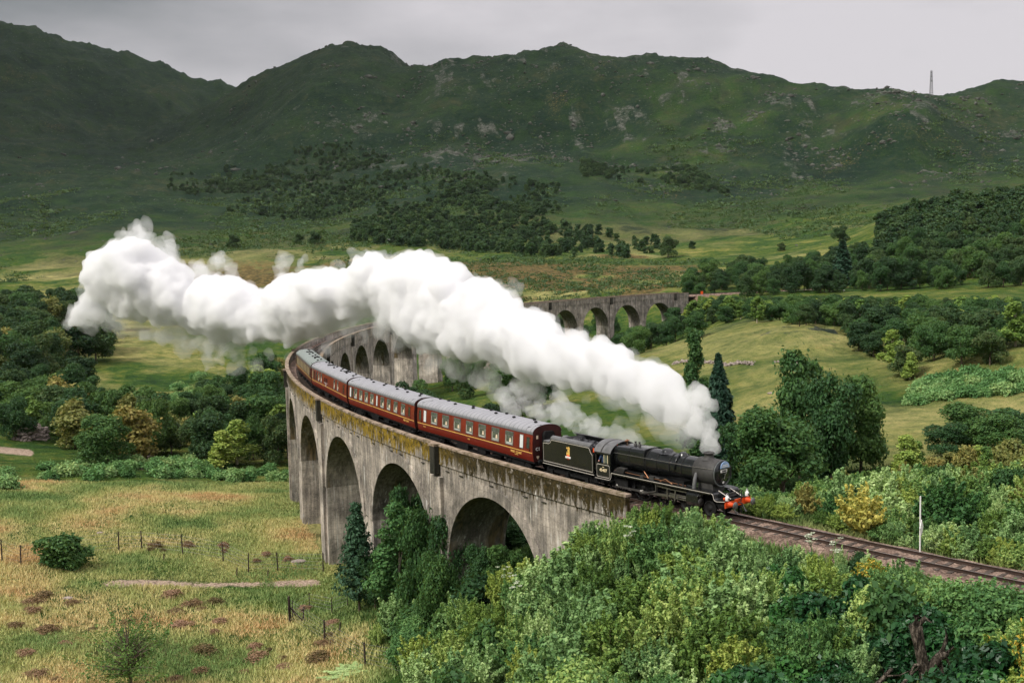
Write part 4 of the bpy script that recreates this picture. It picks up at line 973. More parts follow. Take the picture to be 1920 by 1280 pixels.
# cab
def arc_roof(x0, x1, w, z0, rise, thick, n=12):
    m = MB(); V = []
    for x in (x0, x1):
        for dz in (0, -thick):
            for i in range(n+1):
                t_ = -1+2*i/n; V.append((x, w*math.sin(t_*1.35)/math.sin(1.35), z0+rise*(math.cos(t_*1.35)-math.cos(1.35))/(1-math.cos(1.35))+dz))
    k = n+1
    F = [(i, i+1, 2*k+i+1, 2*k+i) for i in range(n)]+[(k+i, 3*k+i, 3*k+i+1, k+i+1) for i in range(n)]+[(i, k+i, k+i+1, i+1) for i in range(n)]+[(2*k+i, 2*k+i+1, 3*k+i+1, 3*k+i) for i in range(n)]+[(0, 2*k, 3*k, k), (n, k+n, 3*k+n, 2*k+n)]
    return m.add(V, F, False)
for sy in (-1, 1):
    y0, y1 = (1.27, 1.30)
    b = MB()
    for P in ([(-11.55, 1.10), (-10.15, 1.10), (-10.15, 2.22), (-11.55, 2.22)], [(-10.38, 2.22), (-10.15, 2.22), (-10.15, 3.02), (-10.38, 3.02)], [(-11.55, 2.82), (-10.38, 2.82), (-10.38, 3.02), (-11.55, 3.02)]):
        b.prism(P, sy*y0, sy*y1)
    b.build('cab_side', M_BLK, L0)
    b = MB(); b.prism([(-10.78, 2.24), (-10.40, 2.24), (-10.40, 2.80), (-10.78, 2.80)], sy*1.278, sy*1.290); b.build('cab_window', M_CUR if False else M_INT, L0)
    b = MB(); b.prism([(-10.80, 2.22), (-10.77, 2.22), (-10.77, 2.82), (-10.80, 2.82)], sy*1.292, sy*1.306); b.prism([(-10.42, 2.22), (-10.38, 2.22), (-10.38, 2.82), (-10.42, 2.82)], sy*1.302, sy*1.312); b.build('window_frame', M_CRM, L0)
    yl = sy*1.305; c0 = [(-11.45, 1.22), (-10.32, 1.22), (-10.24, 1.30), (-10.24, 2.02), (-10.32, 2.10), (-11.45, 2.10), (-11.50, 2.04), (-11.50, 1.28), (-11.45, 1.22)]
    b = MB()
    for i in range(len(c0)-1): b.bar((c0[i][0], yl, c0[i][1]), (c0[i+1][0], yl, c0[i+1][1]), .012, .028)
    b.build('panel_lining', M_LIN, L0)
    c1_ = [(-11.7, 1.08), (-10.35, 1.08), (-10.18, 1.14), (-10.10, 1.28), (-10.08, ZR-.02)]
    b = MB()
    for i in range(len(c1_)-1): b.bar((c1_[i][0], yl, c1_[i][1]), (c1_[i+1][0], yl, c1_[i+1][1]), .012, .028)
    b.build('footplate_lining', M_LIN, L0)
    b = MB(); b.box((-10.9, sy*1.15, 1.03), (1.7, .3, .10)); b.box((-11.3, sy*1.2, .5), (.5, .25, .04)); b.bar((-11.5, sy*1.2, .5), (-11.5, sy*1.2, 1.0), .04); b.bar((-11.1, sy*1.2, .5), (-11.1, sy*1.2, 1.0), .04); b.build('cab_step', M_FRM, L0)
    b = MB(); b.tube((-11.62, sy*1.27, 1.6), (-11.62, sy*1.27, 2.75), .02, n=6); b.build('grab_rail', M_STL, L0)
    t_ = text('45407', .30, (-10.86, sy*1.306, 1.70), L0, M_CRM, rot=(math.pi/2, 0, 0 if sy < 0 else math.pi), bold=.007)
    b = MB(); b.box((-10.86, sy*1.306, 1.93), (.14, .01, .05)); b.build('power_class_mark', M_CRM, L0)
b = MB(); b.prism([(-1.27, 1.1), (1.27, 1.1), (1.27, 3.02), (1.0, 3.3), (.5, 3.52), (0, 3.6), (-.5, 3.52), (-1.0, 3.3), (-1.27, 3.02)], -10.20, -10.16, 'yz'); b.build('cab_front', M_BLK, L0)
b = MB(); b.box((-10.95, 0, 1.25), (1.5, 2.5, .08)); b.build('cab_floor', M_FRM, L0)
cr_ = arc_roof(-10.08, -11.75, 1.36, 3.00, .70, .04); cr_.build('cab_roof', M_RFG, L0)
b = arc_roof(-10.95, -11.05, 1.39, 3.01, .71, .05); b.build('roof_rib', M_SMK, L0)
place(L0, -14.6, 0.0001)
def place_loco(o, s_front, l0, l1):
    """pin local x=-l0 and x=-l1 onto the curve"""
    x0, y0, _ = curve(s_front+l1); x1, y1, _ = curve(s_front+l0); a = math.atan2(y1-y0, x1-x0)
    o.rotation_euler = (0, 0, a); o.location = (x1+math.cos(a)*l0, y1+math.sin(a)*l0, 0.004)
place_loco(L0, -14.6, 3.0, 9.0)

# ------------------------------------------------------------------ tender
T0 = tag(empty('tender'), 'black lined tender with gold lion and wheel emblem, between the locomotive and the first coach', 'tender')
# local x: front at 0, rear at -6.0
LT = 6.05
for sy in (-1, 1):
    out = [(-LT, 1.22), (-.05, 1.22), (-.05, 2.62), (-.25, 2.78), (-.42, 3.02), (-.48, 3.12), (-5.05, 3.12), (-5.15, 2.92), (-5.35, 2.82), (-LT, 2.80)]
    b = MB(); b.prism(out, sy*1.27, sy*1.30); b.build('side_panel', M_BLK, T0)
    ins = [(-LT+.10, 1.36), (-.17, 1.36), (-.17, 2.56), (-.36, 2.74), (-.50, 2.98), (-.56, 3.06), (-4.96, 3.06), (-5.08, 2.86), (-5.30, 2.74), (-LT+.10, 2.72), (-LT+.10, 1.36)]
    b = MB()
    for i in range(len(ins)-1): b.bar((ins[i][0], sy*1.305, ins[i][1]), (ins[i+1][0], sy*1.305, ins[i+1][1]), .012, .03)
    b.build('panel_lining', M_LIN, T0)
    b = MB(); b.box((-LT/2, sy*1.31, 1.17), (LT, .02, .03)); b.build('lining', M_LIN, T0)
    # inward-curved top sheet
    b = MB(); P = [(1.30, 3.12), (1.27, 3.22), (1.18, 3.31), (1.02, 3.37), (.98, 3.33), (1.15, 3.26), (1.24, 3.12)]; P = [(sy*p[0], p[1]) for p in P]
    b.prism(P if sy > 0 else P[::-1], -.45, -5.08, 'yz'); b.build('top_sheet', M_RFG, T0)
    # emblem: gold lion standing over a red and white wheel
    x, y, z = -2.95, sy*1.302, 2.20
    em = MB(); em.prism([(x-.15, z-.05), (x+.17, z-.05), (x+.19, z+.10), (x+.17, z+.40), (x+.22, z+.48), (x+.16, z+.60), (x+.02, z+.62), (x-.06, z+.54), (x-.17, z+.58), (x-.20, z+.48), (x-.10, z+.42), (x-.02, z+.30), (x-.16, z+.22), (x-.20, z+.05)], y, y+sy*.01); e0 = em.build('lion_emblem', M_GLD, T0)
    em = MB(); em.box((x-.02, y+sy*.012, z+.44), (.13, .008, .05)); em.box((x-.02, y+sy*.012, z+.22), (.10, .008, .05)); em.build('emblem_detail', M_FRM, e0)
    em = MB(); em.lathe([(.0, -.004), (.20, -.004), (.20, .004), (0, .004)], 20, 'y', (x, y+sy*.012, z-.16)); em.build('emblem_wheel', M_RED, e0)
    em = MB(); em.prism([(x-.30, z-.24), (x+.30, z-.24), (x+.32, z-.10), (x-.32, z-.10)], y+sy*.018, y+sy*.024); em.lathe([(0, -.003), (.07, -.003), (.07, .003), (0, .003)], 12, 'y', (x, y+sy*.027, z-.16)); em.build('emblem_band', M_WHT, e0)
    b = MB(); b.box((-LT/2, sy*.95, .84), (LT-.1, .05, .62)); 
    for xx in (-1.1, -3.4, -5.3): b.box((xx, sy*1.02, .62), (.34, .14, .34)); b.box((xx, sy*1.04, .92), (.9, .08, .10))
    b.box((-.35, sy*1.2, .5), (.4, .22, .04)); b.box((-LT+.35, sy*1.2, .5), (.4, .22, .04)); b.bar((-.5, sy*1.2, .5), (-.5, sy*1.1, 1.1), .04); b.bar((-LT+.5, sy*1.2, .5), (-LT+.5, sy*1.1, 1.1), .04)
    b.build('axle_frame', M_FRM, T0)
b = MB(); b.box((-LT/2, 0, 1.18), (LT+.1, 2.6, .10)); b.build('footplate', M_BLK, T0)
b = MB(); b.box((-LT/2-.1, 0, 2.0), (LT-.35, 2.5, 1.56)); b.build('water_tank', M_BLK, T0)
b = MB(); b.box((-5.5, 0, 2.84), (1.0, 2.5, .12)); b.prism([(-4.3, 2.8), (-3.9, 2.8), (-3.9, 3.34), (-4.3, 3.2)], -1.2, 1.2); b.lathe([(.25, 2.9), (.25, 3.05), (.2, 3.1), (0, 3.1)], 14, 'z', (-5.5, .5, 0)); b.lathe([(.25, 2.9), (.25, 3.05), (.2, 3.1), (0, 3.1)], 14, 'z', (-5.5, -.5, 0)); b.build('rear_deck', M_RFG, T0)
b = MB()
for i in range(260):
    x = random.uniform(-3.9, -.8); y = random.uniform(-.95, .95); z = 2.75+.30*(1-abs(y))+random.uniform(-.05, .08); b.box((x, y, z), (random.uniform(.1, .3),)*3, M=Matrix.Rotation(random.uniform(0, 3), 3, Vector((random.random(), random.random(), random.random())).normalized()))
co = b.build('coal', plain('coal', (.018, .018, .02), .4, 0, .4, 6), T0); co['kind'] = 'stuff'
b = MB(); b.box((-.1, 0, 2.2), (.06, 2.4, 1.2)); b.build('front_bulkhead', M_FRM, T0)
b = MB(); b.box((-.22, -1.12, 2.92), (.14, .03, .30)); b.box((-.22, 1.12, 2.92), (.14, .03, .30)); b.build('warning_flash', M_RED, T0)
for xx in (-1.1, -3.4, -5.3): wheelset(T0, xx, .65)
place_loco(T0, -2.75, 1.0, 5.2)

# ------------------------------------------------------------------ the driver at the cab window
def skin_person(name, joints, edges, radii, mat, parent=None):
    me = bpy.data.meshes.new(name); me.from_pydata(joints, edges, []); me.materials.append(mat)
    o = link(name, me, parent)
    sk = o.modifiers.new('skin', 'SKIN'); ss = o.modifiers.new('sub', 'SUBSURF'); ss.levels = 2; ss.render_levels = 2
    me.skin_vertices.new() if not me.skin_vertices else None
    for i, r in enumerate(radii): me.skin_vertices[0].data[i].radius = (r, r*.8 if i in (1, 2, 3) else r)
    me.skin_vertices[0].data[0].use_root = True
    return o
M_SKIN = plain('skin', (.62, .34, .25), .6, 0, .1, 8, .3); M_OVR = plain('blue_overalls', (.045, .07, .13), .8, 0, .2, 6, .1); M_CAP = plain('dark_cap', (.02, .02, .025), .8, 0, .2, 6, .1)
a = L0.rotation_euler[2]; lx, ly = -11.12, -.98
def LW(x, y): return (L0.location.x+math.cos(a)*x-math.sin(a)*y, L0.location.y+math.sin(a)*x+math.cos(a)*y)
px, py = LW(lx, ly)
J = [(0, 0, .95), (0, 0, 1.15), (.01, 0, 1.35), (.02, 0, 1.46), (.03, -.02, 1.54), (.05, -.03, 1.66), (.06, -.03, 1.76),
     (.02, -.18, 1.42), (.10, -.27, 1.18), (.30, -.30, 1.10), (.38, -.30, 1.10), (.02, .18, 1.42), (.05, .26, 1.15), (.2, .25, .95), (.27, .25, .93),
     (0, -.10, .88), (.02, -.11, .48), (0, -.11, .08), (.12, -.12, .04), (0, .10, .88), (.02, .11, .48), (0, .11, .08), (.12, .12, .04)]
E_ = [(0, 1), (1, 2), (2, 3), (3, 4), (4, 5), (5, 6), (2, 7), (7, 8), (8, 9), (9, 10), (2, 11), (11, 12), (12, 13), (13, 14), (0, 15), (15, 16), (16, 17), (17, 18), (0, 19), (19, 20), (20, 21), (21, 22)]
Rr = [.15, .15, .17, .09, .06, .10, .075, .07, .05, .038, .035, .07, .05, .038, .035, .09, .07, .05, .04, .09, .07, .05, .04]
per = skin_person('person', J, E_, Rr, M_OVR); per.location = (px, py, 1.30); per.rotation_euler = (0, 0, a-.9)
tag(per, 'person in blue overalls looking out of the locomotive cab window', 'person')
per.data.materials.append(M_SKIN)
h = MB(); V = []
for (r, z, ox) in [(.0, 1.54, .02), (.055, 1.56, .03), (.078, 1.60, .045), (.086, 1.66, .045), (.088, 1.71, .04), (.08, 1.755, .035), (.05, 1.79, .03), (0, 1.80, .03)]:
    for i in range(16):
        t_ = 2*math.pi*i/16; V.append((ox+r*1.08*math.cos(t_), -.03+r*.9*math.sin(t_), z))
h.add(V, [(k*16+i, k*16+(i+1) % 16, (k+1)*16+(i+1) % 16, (k+1)*16+i) for k in range(7) for i in range(16)], True)
h.lathe([(0, 0), (.018, .01), (.012, .035), (0, .04)], 8, 'z', (.145, -.03, 1.645)); h.build('head', M_SKIN, per)
h = MB(); h.lathe([(.098, 1.72), (.105, 1.745), (.10, 1.79), (.06, 1.815), (0, 1.82)], 16, 'z', (.035, -.03, 0)); h.prism([(.08, -.09), (.19, -.06), (.19, 0), (.08, .03)], 1.715, 1.73, 'xy'); h.build('cap', M_CAP, per)
for (jx, jy, jz) in ((.38, -.30, 1.10),):
    h = MB(); h.box((jx+.03, jy, jz), (.09, .08, .035))
    for f_ in range(4): h.path([(jx+.07, jy-.03+.02*f_, jz), (jx+.11+.01*(f_ in (1, 2)), jy-.03+.02*f_, jz-.005), (jx+.13+.01*(f_ in (1, 2)), jy-.03+.02*f_, jz-.03)], [.010, .009, .007], 6)
    h.path([(jx+.02, jy+.035, jz), (jx+.05, jy+.06, jz-.01), (jx+.08, jy+.065, jz-.02)], [.012, .010, .008], 6); h.build('hand', M_SKIN, per)
# ------------------------------------------------------------------ steam
def icos(sub):
    bm = bmesh.new(); bmesh.ops.create_icosphere(bm, subdivisions=sub, radius=1.0)
    V = np.array([v.co[:] for v in bm.verts]); F = np.array([[v.index for v in f.verts] for f in bm.faces]); bm.free(); return V, F
ICO2, ICO3 = icos(2), icos(3)
def volmat(name, dens, col=(1, 1, 1), aniso=0.0):
    m = bpy.data.materials.new(name); m.use_nodes = True; n = m.node_tree.nodes; n.clear()
    o = n.new('ShaderNodeOutputMaterial'); v = n.new('ShaderNodeVolumePrincipled'); v.inputs['Color'].default_value = (*col, 1); v.inputs['Density'].default_value = dens; v.inputs['Anisotropy'].default_value = aniso
    m.node_tree.links.new(v.outputs[0], o.inputs['Volume']); return m
def puffs(name, balls, mat, voxel, disp, grow=0.0):
    """balls: (u, v, D, r in metres) -> one closed billowing mesh"""
    Vs, Fs, b = [], [], 0
    for (P, r) in balls:
        V, F = ICO2; sc_ = np.array([r*random.uniform(.9, 1.1), r*random.uniform(.9, 1.1), r*random.uniform(.88, 1.05)])
        Vs.append(V*sc_+np.array(P)); Fs.append(F+b); b += len(V)
    me = npmesh(name, np.concatenate(Vs), np.concatenate(Fs), mat)
    o = link(name, me); r = o.modifiers.new('remesh', 'REMESH'); r.mode = 'VOXEL'; r.voxel_size = voxel
    for i, (sc2, st, dep) in enumerate(disp):
        tx = bpy.data.textures.new('billow', 'CLOUDS'); tx.noise_scale = sc2; tx.noise_depth = dep; tx.noise_basis = 'ORIGINAL_PERLIN' if i == 0 else 'BLENDER_ORIGINAL'
        d = o.modifiers.new('billow', 'DISPLACE'); d.texture = tx; d.texture_coords = 'LOCAL'; d.strength = st; d.mid_level = 0.5
        if grow and i == 0: d.mid_level = .5-grow/st
        r = o.modifiers.new('remesh', 'REMESH'); r.mode = 'VOXEL'; r.voxel_size = voxel
    return o
def at(u, v, D):
    r = ray(u, v); k = D/math.hypot(r[0], r[1]); return (r[0]*k, r[1]*k, CAMZ+r[2]*k)
TOP = [(1345, 800), (1335, 778), (1318, 745), (1295, 722), (1270, 690), (1245, 662), (1222, 650), (1200, 650), (1185, 665), (1160, 640), (1130, 618), (1108, 628), (1085, 600), (1050, 612), (1035, 590), (1010, 570), (985, 560), (960, 562), (942, 515), (925, 512), (905, 500), (880, 518), (850, 515), (835, 480), (800, 462), (755, 462), (735, 478), (715, 462), (690, 455), (665, 490), (640, 500), (610, 478), (585, 484), (565, 505), (545, 492), (525, 510), (512, 535), (500, 548), (470, 520), (430, 500), (405, 495), (370, 512), (350, 530), (335, 512), (330, 475), (310, 462), (290, 470), (272, 440), (250, 430), (228, 436), (222, 465), (205, 500), (180, 520), (158, 545), (148, 580), (138, 588)]
BOT = [(1345, 812), (1335, 822), (1310, 818), (1280, 812), (1250, 800), (1220, 790), (1190, 770), (1160, 768), (1130, 752), (1100, 752), (1075, 745), (1040, 738), (1000, 728), (960, 712), (920, 700), (880, 692), (850, 690), (820, 680), (790, 668), (765, 648), (748, 612), (730, 606), (700, 604), (675, 606), (650, 612), (630, 622), (612, 640), (600, 655), (575, 664), (540, 664), (500, 660), (470, 664), (430, 662), (400, 655), (370, 648), (330, 632), (290, 624), (250, 612), (225, 598), (205, 590), (180, 592), (160, 598), (138, 596)]
DEP = [(1345, 73), (1320, 75), (1250, 86), (1150, 102), (1050, 118), (950, 134), (850, 150), (750, 166), (650, 180), (550, 190), (400, 204), (250, 215), (130, 222)]
def interp(tab, u):
    t = sorted(tab); return float(np.interp(u, [a for a, _ in t], [b for _, b in t]))
random.seed(11); balls = []
u = 1296.0
while u > 140:
    D = interp(DEP, u); ppm = FPX/D; ins = 1.25+.75*(u < 620); tp, bt = interp(TOP, u)+ins*ppm, interp(BOT, u)-ins*ppm; bt = max(bt, tp+8); H = bt-tp
    rmain = max(3, min(H*.46, 62))
    n = max(1, int(H/(rmain*1.1)))
    for k in range(n):
        v = tp+rmain+(H-2*rmain)*(k/max(1, n-1) if n > 1 else .5); balls.append((at(u+random.uniform(-6, 6), v, D+random.uniform(-.2, .2)*rmain/ppm), rmain/ppm))
    for k in range(7):  # cauliflower knobs along the edges
        r = random.uniform(.10, .26)*min(H, 130); r = max(3.0, r); e = random.random()
        v = tp+r*.95 if k < 4 else bt-r*.95
        if k == 6: v = random.uniform(tp+r, bt-r); 
        dd = random.uniform(-.7, .7)*H*.35/ppm if k != 6 else -H*.45/ppm
        balls.append((at(u+random.uniform(-12, 12), v, D+dd), r/ppm))
    u -= max(4.0, rmain*.38)
for (u, v, r) in [(178, 488, 9), (190, 478, 7), (168, 575, 14), (150, 585, 10), (145, 572, 7), (185, 590, 12)]: balls.append((at(u, v, 219), r*219/FPX))
M_STM = volmat('white_steam', 0.95, (.975, .975, .98))
st = puffs('steam_plume', balls, M_STM, 0.30, [(5.0, 3.2, 1), (2.2, 2.4, 2), (1.0, 1.3, 2)])
vb = list(balls)
for i in range(520):
    uu = random.uniform(135, 1290) if random.random() < .7 else random.uniform(130, 420); DD = interp(DEP, uu); pm = FPX/DD
    e_ = interp(TOP, uu) if random.random() < .42 else interp(BOT, uu); r_ = random.uniform(.35, 1.3)
    if 430 < uu and (e_ == interp(TOP, uu) or random.random() < .5) and not (uu < 990 and random.random() < .25): continue
    vb.append((at(uu+random.uniform(-6, 6), e_+random.gauss(0, 1.0)*pm, DD+random.uniform(-4, 4)), r_))
veil = puffs('steam_veil', vb, volmat('steam_veil', 0.16, (.98, .98, .985)), 0.36, [(2.6, 3.6, 2), (1.1, 2.6, 3)], .15); veil.parent = st; veil['kind'] = 'stuff'
tag(st, 'thick billowing white steam trailing from the locomotive chimney over the viaduct', 'steam', kind='stuff')
balls = []
for (u, v, D, r) in [(1198, 826, 84.5, 5), (1186, 823, 84.5, 7), (1172, 819, 85, 9), (1156, 815, 85.5, 11), (1140, 811, 86, 12), (1122, 806, 87, 13), (1105, 802, 88, 13), (1088, 800, 89, 14), (1070, 798, 90, 13), (1052, 788, 91, 14), (1060, 768, 92, 13), (1050, 748, 93, 15), (1072, 776, 92, 10), (1090, 782, 91, 9), (1035, 770, 93, 11), (1110, 788, 90, 9),
                     (1000, 770, 94, 12), (980, 755, 96, 12), (955, 762, 98, 16), (940, 748, 100, 14), (965, 740, 100, 12), (1015, 780, 93, 10)]:
    for k in range(5): balls.append((at(u+random.uniform(-1, 1)*r*.7, v+random.uniform(-1, 1)*r*.6, D+random.uniform(-.3, .3)), r*random.uniform(.4, .85)*D/FPX))
sw = puffs('steam_wisp', balls, volmat('thin_steam', 0.38), 0.11, [(1.3, 1.4, 2), (.5, .7, 2)], .22)
tag(sw, 'thin ragged steam blowing back from the safety valves over the black tender', 'steam', kind='stuff')
balls = []
for (u, v, r) in [(385, 655, 16), (383, 672, 13), (388, 688, 9), (400, 680, 9), (412, 672, 10), (418, 690, 7), (408, 698, 6), (420, 660, 12), (395, 660, 13), (345, 640, 10), (440, 668, 10), (380, 700, 4), (415, 706, 4), (470, 668, 9), (500, 672, 8), (540, 672, 10)]:
    for k in range(4): balls.append((at(u+random.uniform(-1, 1)*r*.6, v+random.uniform(-1, 1)*r*.9, 200+random.uniform(-1, 1)), r*random.uniform(.4, .7)*200/FPX))
sw = puffs('steam_wisp', balls, volmat('thin_hanging_steam', 0.16), 0.25, [(2.5, 1.6, 2), (.9, .6, 1)])
tag(sw, 'thin tatters of steam hanging below the left part of the plume above the trees', 'steam', kind='stuff')

# ------------------------------------------------------------------ clouds: heavy banks over the hills, high above the frame, that shade them
M_CLD = NT('grey_cloud'); M_CLD = M_CLD.pbr((.75, .76, .78), 1.0, spec=0)
for i, (x, y, rx, ry) in enumerate([(-1500, 3300, 1000, 900), (-500, 2700, 900, 700), (500, 2500, 500, 420), (-1400, 1900, 800, 500), (1000, 3200, 700, 400)]):
    hc = 3000.0; k = hc/math.tan(SUN_EL); cx_, cy_ = x+math.sin(SUN_AZ)*k, y+math.cos(SUN_AZ)*k
    V, F = ICO3; V = V*np.array([rx, ry, 130]); V[:, 2] += fbm(V[:, 0]/260+i*9, V[:, 1]/260, 3, 5)*120; V[:, :2] *= (1+.35*fbm(V[:, 0]/400+i*7, V[:, 1]/400, 3, 9))[:, None]
    o = link('cloud', npmesh('cloud', V, F, M_CLD, smooth=True), None, (cx_, cy_, hc)); o['kind'] = 'structure'

# the young steam just leaving the chimney: thinner and more torn than the old plume
balls = []
for i in range(70):
    k = random.random(); D = 73.2+k*5.5; cu, cv = 1333-60*k**1.5, 846-88*k**.8; w = 4+44*k**.75
    balls.append((at(cu+random.uniform(-1, .75)*w, cv+random.uniform(-.9, .8)*w, D+random.uniform(-1, 1)*w*.02), random.uniform(.16, .42)*w*D/FPX+.08))
ys = puffs('young_steam', balls, volmat('young_steam', 0.62), 0.10, [(1.7, 1.5, 3), (.6, .65, 3)], .12)
ys.parent = st; ys['kind'] = 'stuff'
# ------------------------------------------------------------------ foliage materials (colour differs by plant and by leaf)
def leafmat(name, stops, trans=0.25, rough=0.6):
    if name != 'white_flower_heads': k_ = 1.06 if name in ('sallow_leaves', 'pale_shrub_leaves', 'birch_leaves', 'bracken_fronds') else 1.08; stops = [(p_, (c_[0]*1.10*k_, c_[1]*1.13*k_, c_[2]*1.0*k_)) for p_, c_ in stops]
    t = NT(name); oi = t.new('ObjectInfo').outputs['Random']; lv = t.attr('leafv')
    p = t.new('NewGeometry').outputs['Position']
    k = t.math('ADD', t.math('ADD', t.math('MULTIPLY', oi, .55), t.math('MULTIPLY', lv, .33)), t.math('MULTIPLY', t.math('SUBTRACT', t.noise(.35, 3, .6, p), .5), .35))
    c = t.ramp(k, stops)
    d = t.new('BsdfPrincipled'); t.t.links.new(c, d.inputs['Base Color']); d.inputs['Roughness'].default_value = rough; d.inputs['Specular IOR Level'].default_value = .25
    tr_ = t.new('BsdfTranslucent'); t.t.links.new(t.mix(.35, c, (.25, .30, .04)), tr_.inputs[0])
    m = t.new('MixShader'); m.inputs[0].default_value = trans; t.t.links.new(d.outputs[0], m.inputs[1]); t.t.links.new(tr_.outputs[0], m.inputs[2]); t.t.links.new(m.outputs[0], t.out.inputs[0])
    return t.m
LM = {
 'oak':   leafmat('oak_leaves', [(.1, (.022, .062, .026)), (.45, (.045, .110, .036)), (.8, (.095, .17, .045)), (1, (.16, .21, .06))]),
 'dark':  leafmat('dark_wood_leaves', [(.1, (.014, .042, .020)), (.4, (.030, .072, .030)), (.7, (.060, .105, .038)), (1, (.12, .12, .045))]),
 'birch': leafmat('birch_leaves', [(.1, (.06, .13, .035)), (.4, (.15, .24, .055)), (.7, (.31, .38, .09)), (1, (.52, .50, .15))]),
 'sallow': leafmat('sallow_leaves', [(.1, (.055, .14, .05)), (.4, (.14, .26, .085)), (.7, (.36, .45, .14)), (1, (.62, .63, .25))]),
 'pale':  leafmat('pale_shrub_leaves', [(.1, (.10, .20, .08)), (.4, (.23, .36, .15)), (.7, (.42, .54, .25)), (1, (.64, .70, .38))]),
 'laurel': leafmat('glossy_dark_leaves', [(.1, (.012, .045, .020)), (.5, (.025, .085, .028)), (.85, (.05, .14, .035)), (1, (.10, .20, .05))], .12, .35),
 'conif': leafmat('conifer_needles', [(.1, (.012, .038, .026)), (.6, (.026, .068, .040)), (1, (.055, .11, .052))], .08),
 'pine':  leafmat('young_pine_needles', [(.1, (.018, .055, .034)), (.6, (.035, .085, .048)), (1, (.065, .125, .07))], .1),
 'rust':  leafmat('rusty_leaves', [(.1, (.08, .12, .04)), (.5, (.19, .19, .06)), (1, (.38, .27, .09))]),
 'gold':  leafmat('golden_leaves', [(.1, (.20, .28, .08)), (.45, (.50, .44, .12)), (.8, (.80, .60, .16)), (1, (.85, .66, .25))], .3),
 'fern':  leafmat('bracken_fronds', [(.1, (.06, .15, .05)), (.4, (.12, .25, .09)), (.7, (.24, .36, .15)), (1, (.38, .40, .15))]),
 'heather': leafmat('heather_sprigs', [(.1, (.09, .075, .03)), (.5, (.20, .12, .07)), (1, (.42, .24, .20))], .15),
 'mixed': leafmat('turning_leaves', [(.1, (.03, .09, .03)), (.42, (.07, .17, .045)), (.66, (.20, .30, .07)), (.74, (.62, .42, .07)), (1, (.75, .40, .08))], .2),
 'umbel': leafmat('white_flower_heads', [(0, (.45, .50, .36)), (1, (.72, .75, .60))], .2),
}
M_BRK = plain('grey_brown_bark', (.13, .10, .075), .9, 0, .4, 5, .1)
M_BBK = plain('pale_birch_bark', (.42, .36, .29), .85, 0, .35, 3, .1)
def leaves(C, N, size, rng, aspect=1.6, jitter=.9, fold=True):
    """leaf quads at points C facing roughly along N; returns V, F, leafv"""
    n = len(C); size = np.broadcast_to(size, n)*rng.uniform(.65, 1.35, n)
    N = N+rng.normal(0, jitter, (n, 3)); N /= np.linalg.norm(N, axis=1)[:, None]+1e-9
    T = np.cross(N, rng.normal(0, 1, (n, 3))); T /= np.linalg.norm(T, axis=1)[:, None]+1e-9; B = np.cross(N, T)
    a = (T.T*size*.5*aspect).T; b = (B.T*size*.5).T; d = (N.T*size*.16).T
    V = np.stack([C-a, C-b*1.0+d, C+a, C+b+d], 1).reshape(-1, 3)     # rhombic leaf spray, slightly folded
    F = np.arange(n*4).reshape(n, 4)
    return V, F, np.repeat(rng.uniform(0, 1, n), 4)
def lobes(rng, kind, h, w):
    L = []
    if kind == 'round':
        n = rng.integers(13, 18)
        for i in range(n):
            t = rng.uniform(0, 2*np.pi); zz = rng.uniform(.13, .90); rr = w*.5*math.sqrt(max(.02, 1-((zz-.42)/.60)**2))*rng.uniform(.25, .78)
            L.append((rr*math.cos(t), rr*math.sin(t), zz*h, w*rng.uniform(.12, .23)))
        L.append((0, 0, .60*h, w*.28))
    elif kind == 'high':
        n = 16
        for i in range(n):
            t = rng.uniform(0, 2*np.pi); zz = rng.uniform(.42, .92); rr = w*.5*math.sqrt(max(.05, 1-((zz-.62)/.42)**2))*rng.uniform(.25, .8); L.append((rr*math.cos(t), rr*math.sin(t), zz*h, w*rng.uniform(.12, .21)))
        L.append((0, 0, .68*h, w*.26))
    elif kind == 'bush':
        n = rng.integers(10, 15)
        for i in range(n):
            t = rng.uniform(0, 2*np.pi); zz = rng.uniform(.10, .85); rr = w*.5*math.sqrt(max(.05, 1-zz**2))*rng.uniform(.2, .8); L.append((rr*math.cos(t), rr*math.sin(t), zz*h, w*rng.uniform(.13, .24)))
        L.append((0, 0, .4*h, w*.3))
    elif kind == 'tall':
        n = rng.integers(14, 20)
        for i in range(n):
            t = rng.uniform(0, 2*np.pi); zz = (i+.5)/n*.80+.17; rr = w*.5*math.sin(min(1, (1.02-zz)*1.5)*np.pi/2)*rng.uniform(.2, .7); L.append((rr*math.cos(t), rr*math.sin(t), zz*h, w*rng.uniform(.13, .22)*(1.15-zz*.5)))
    return L
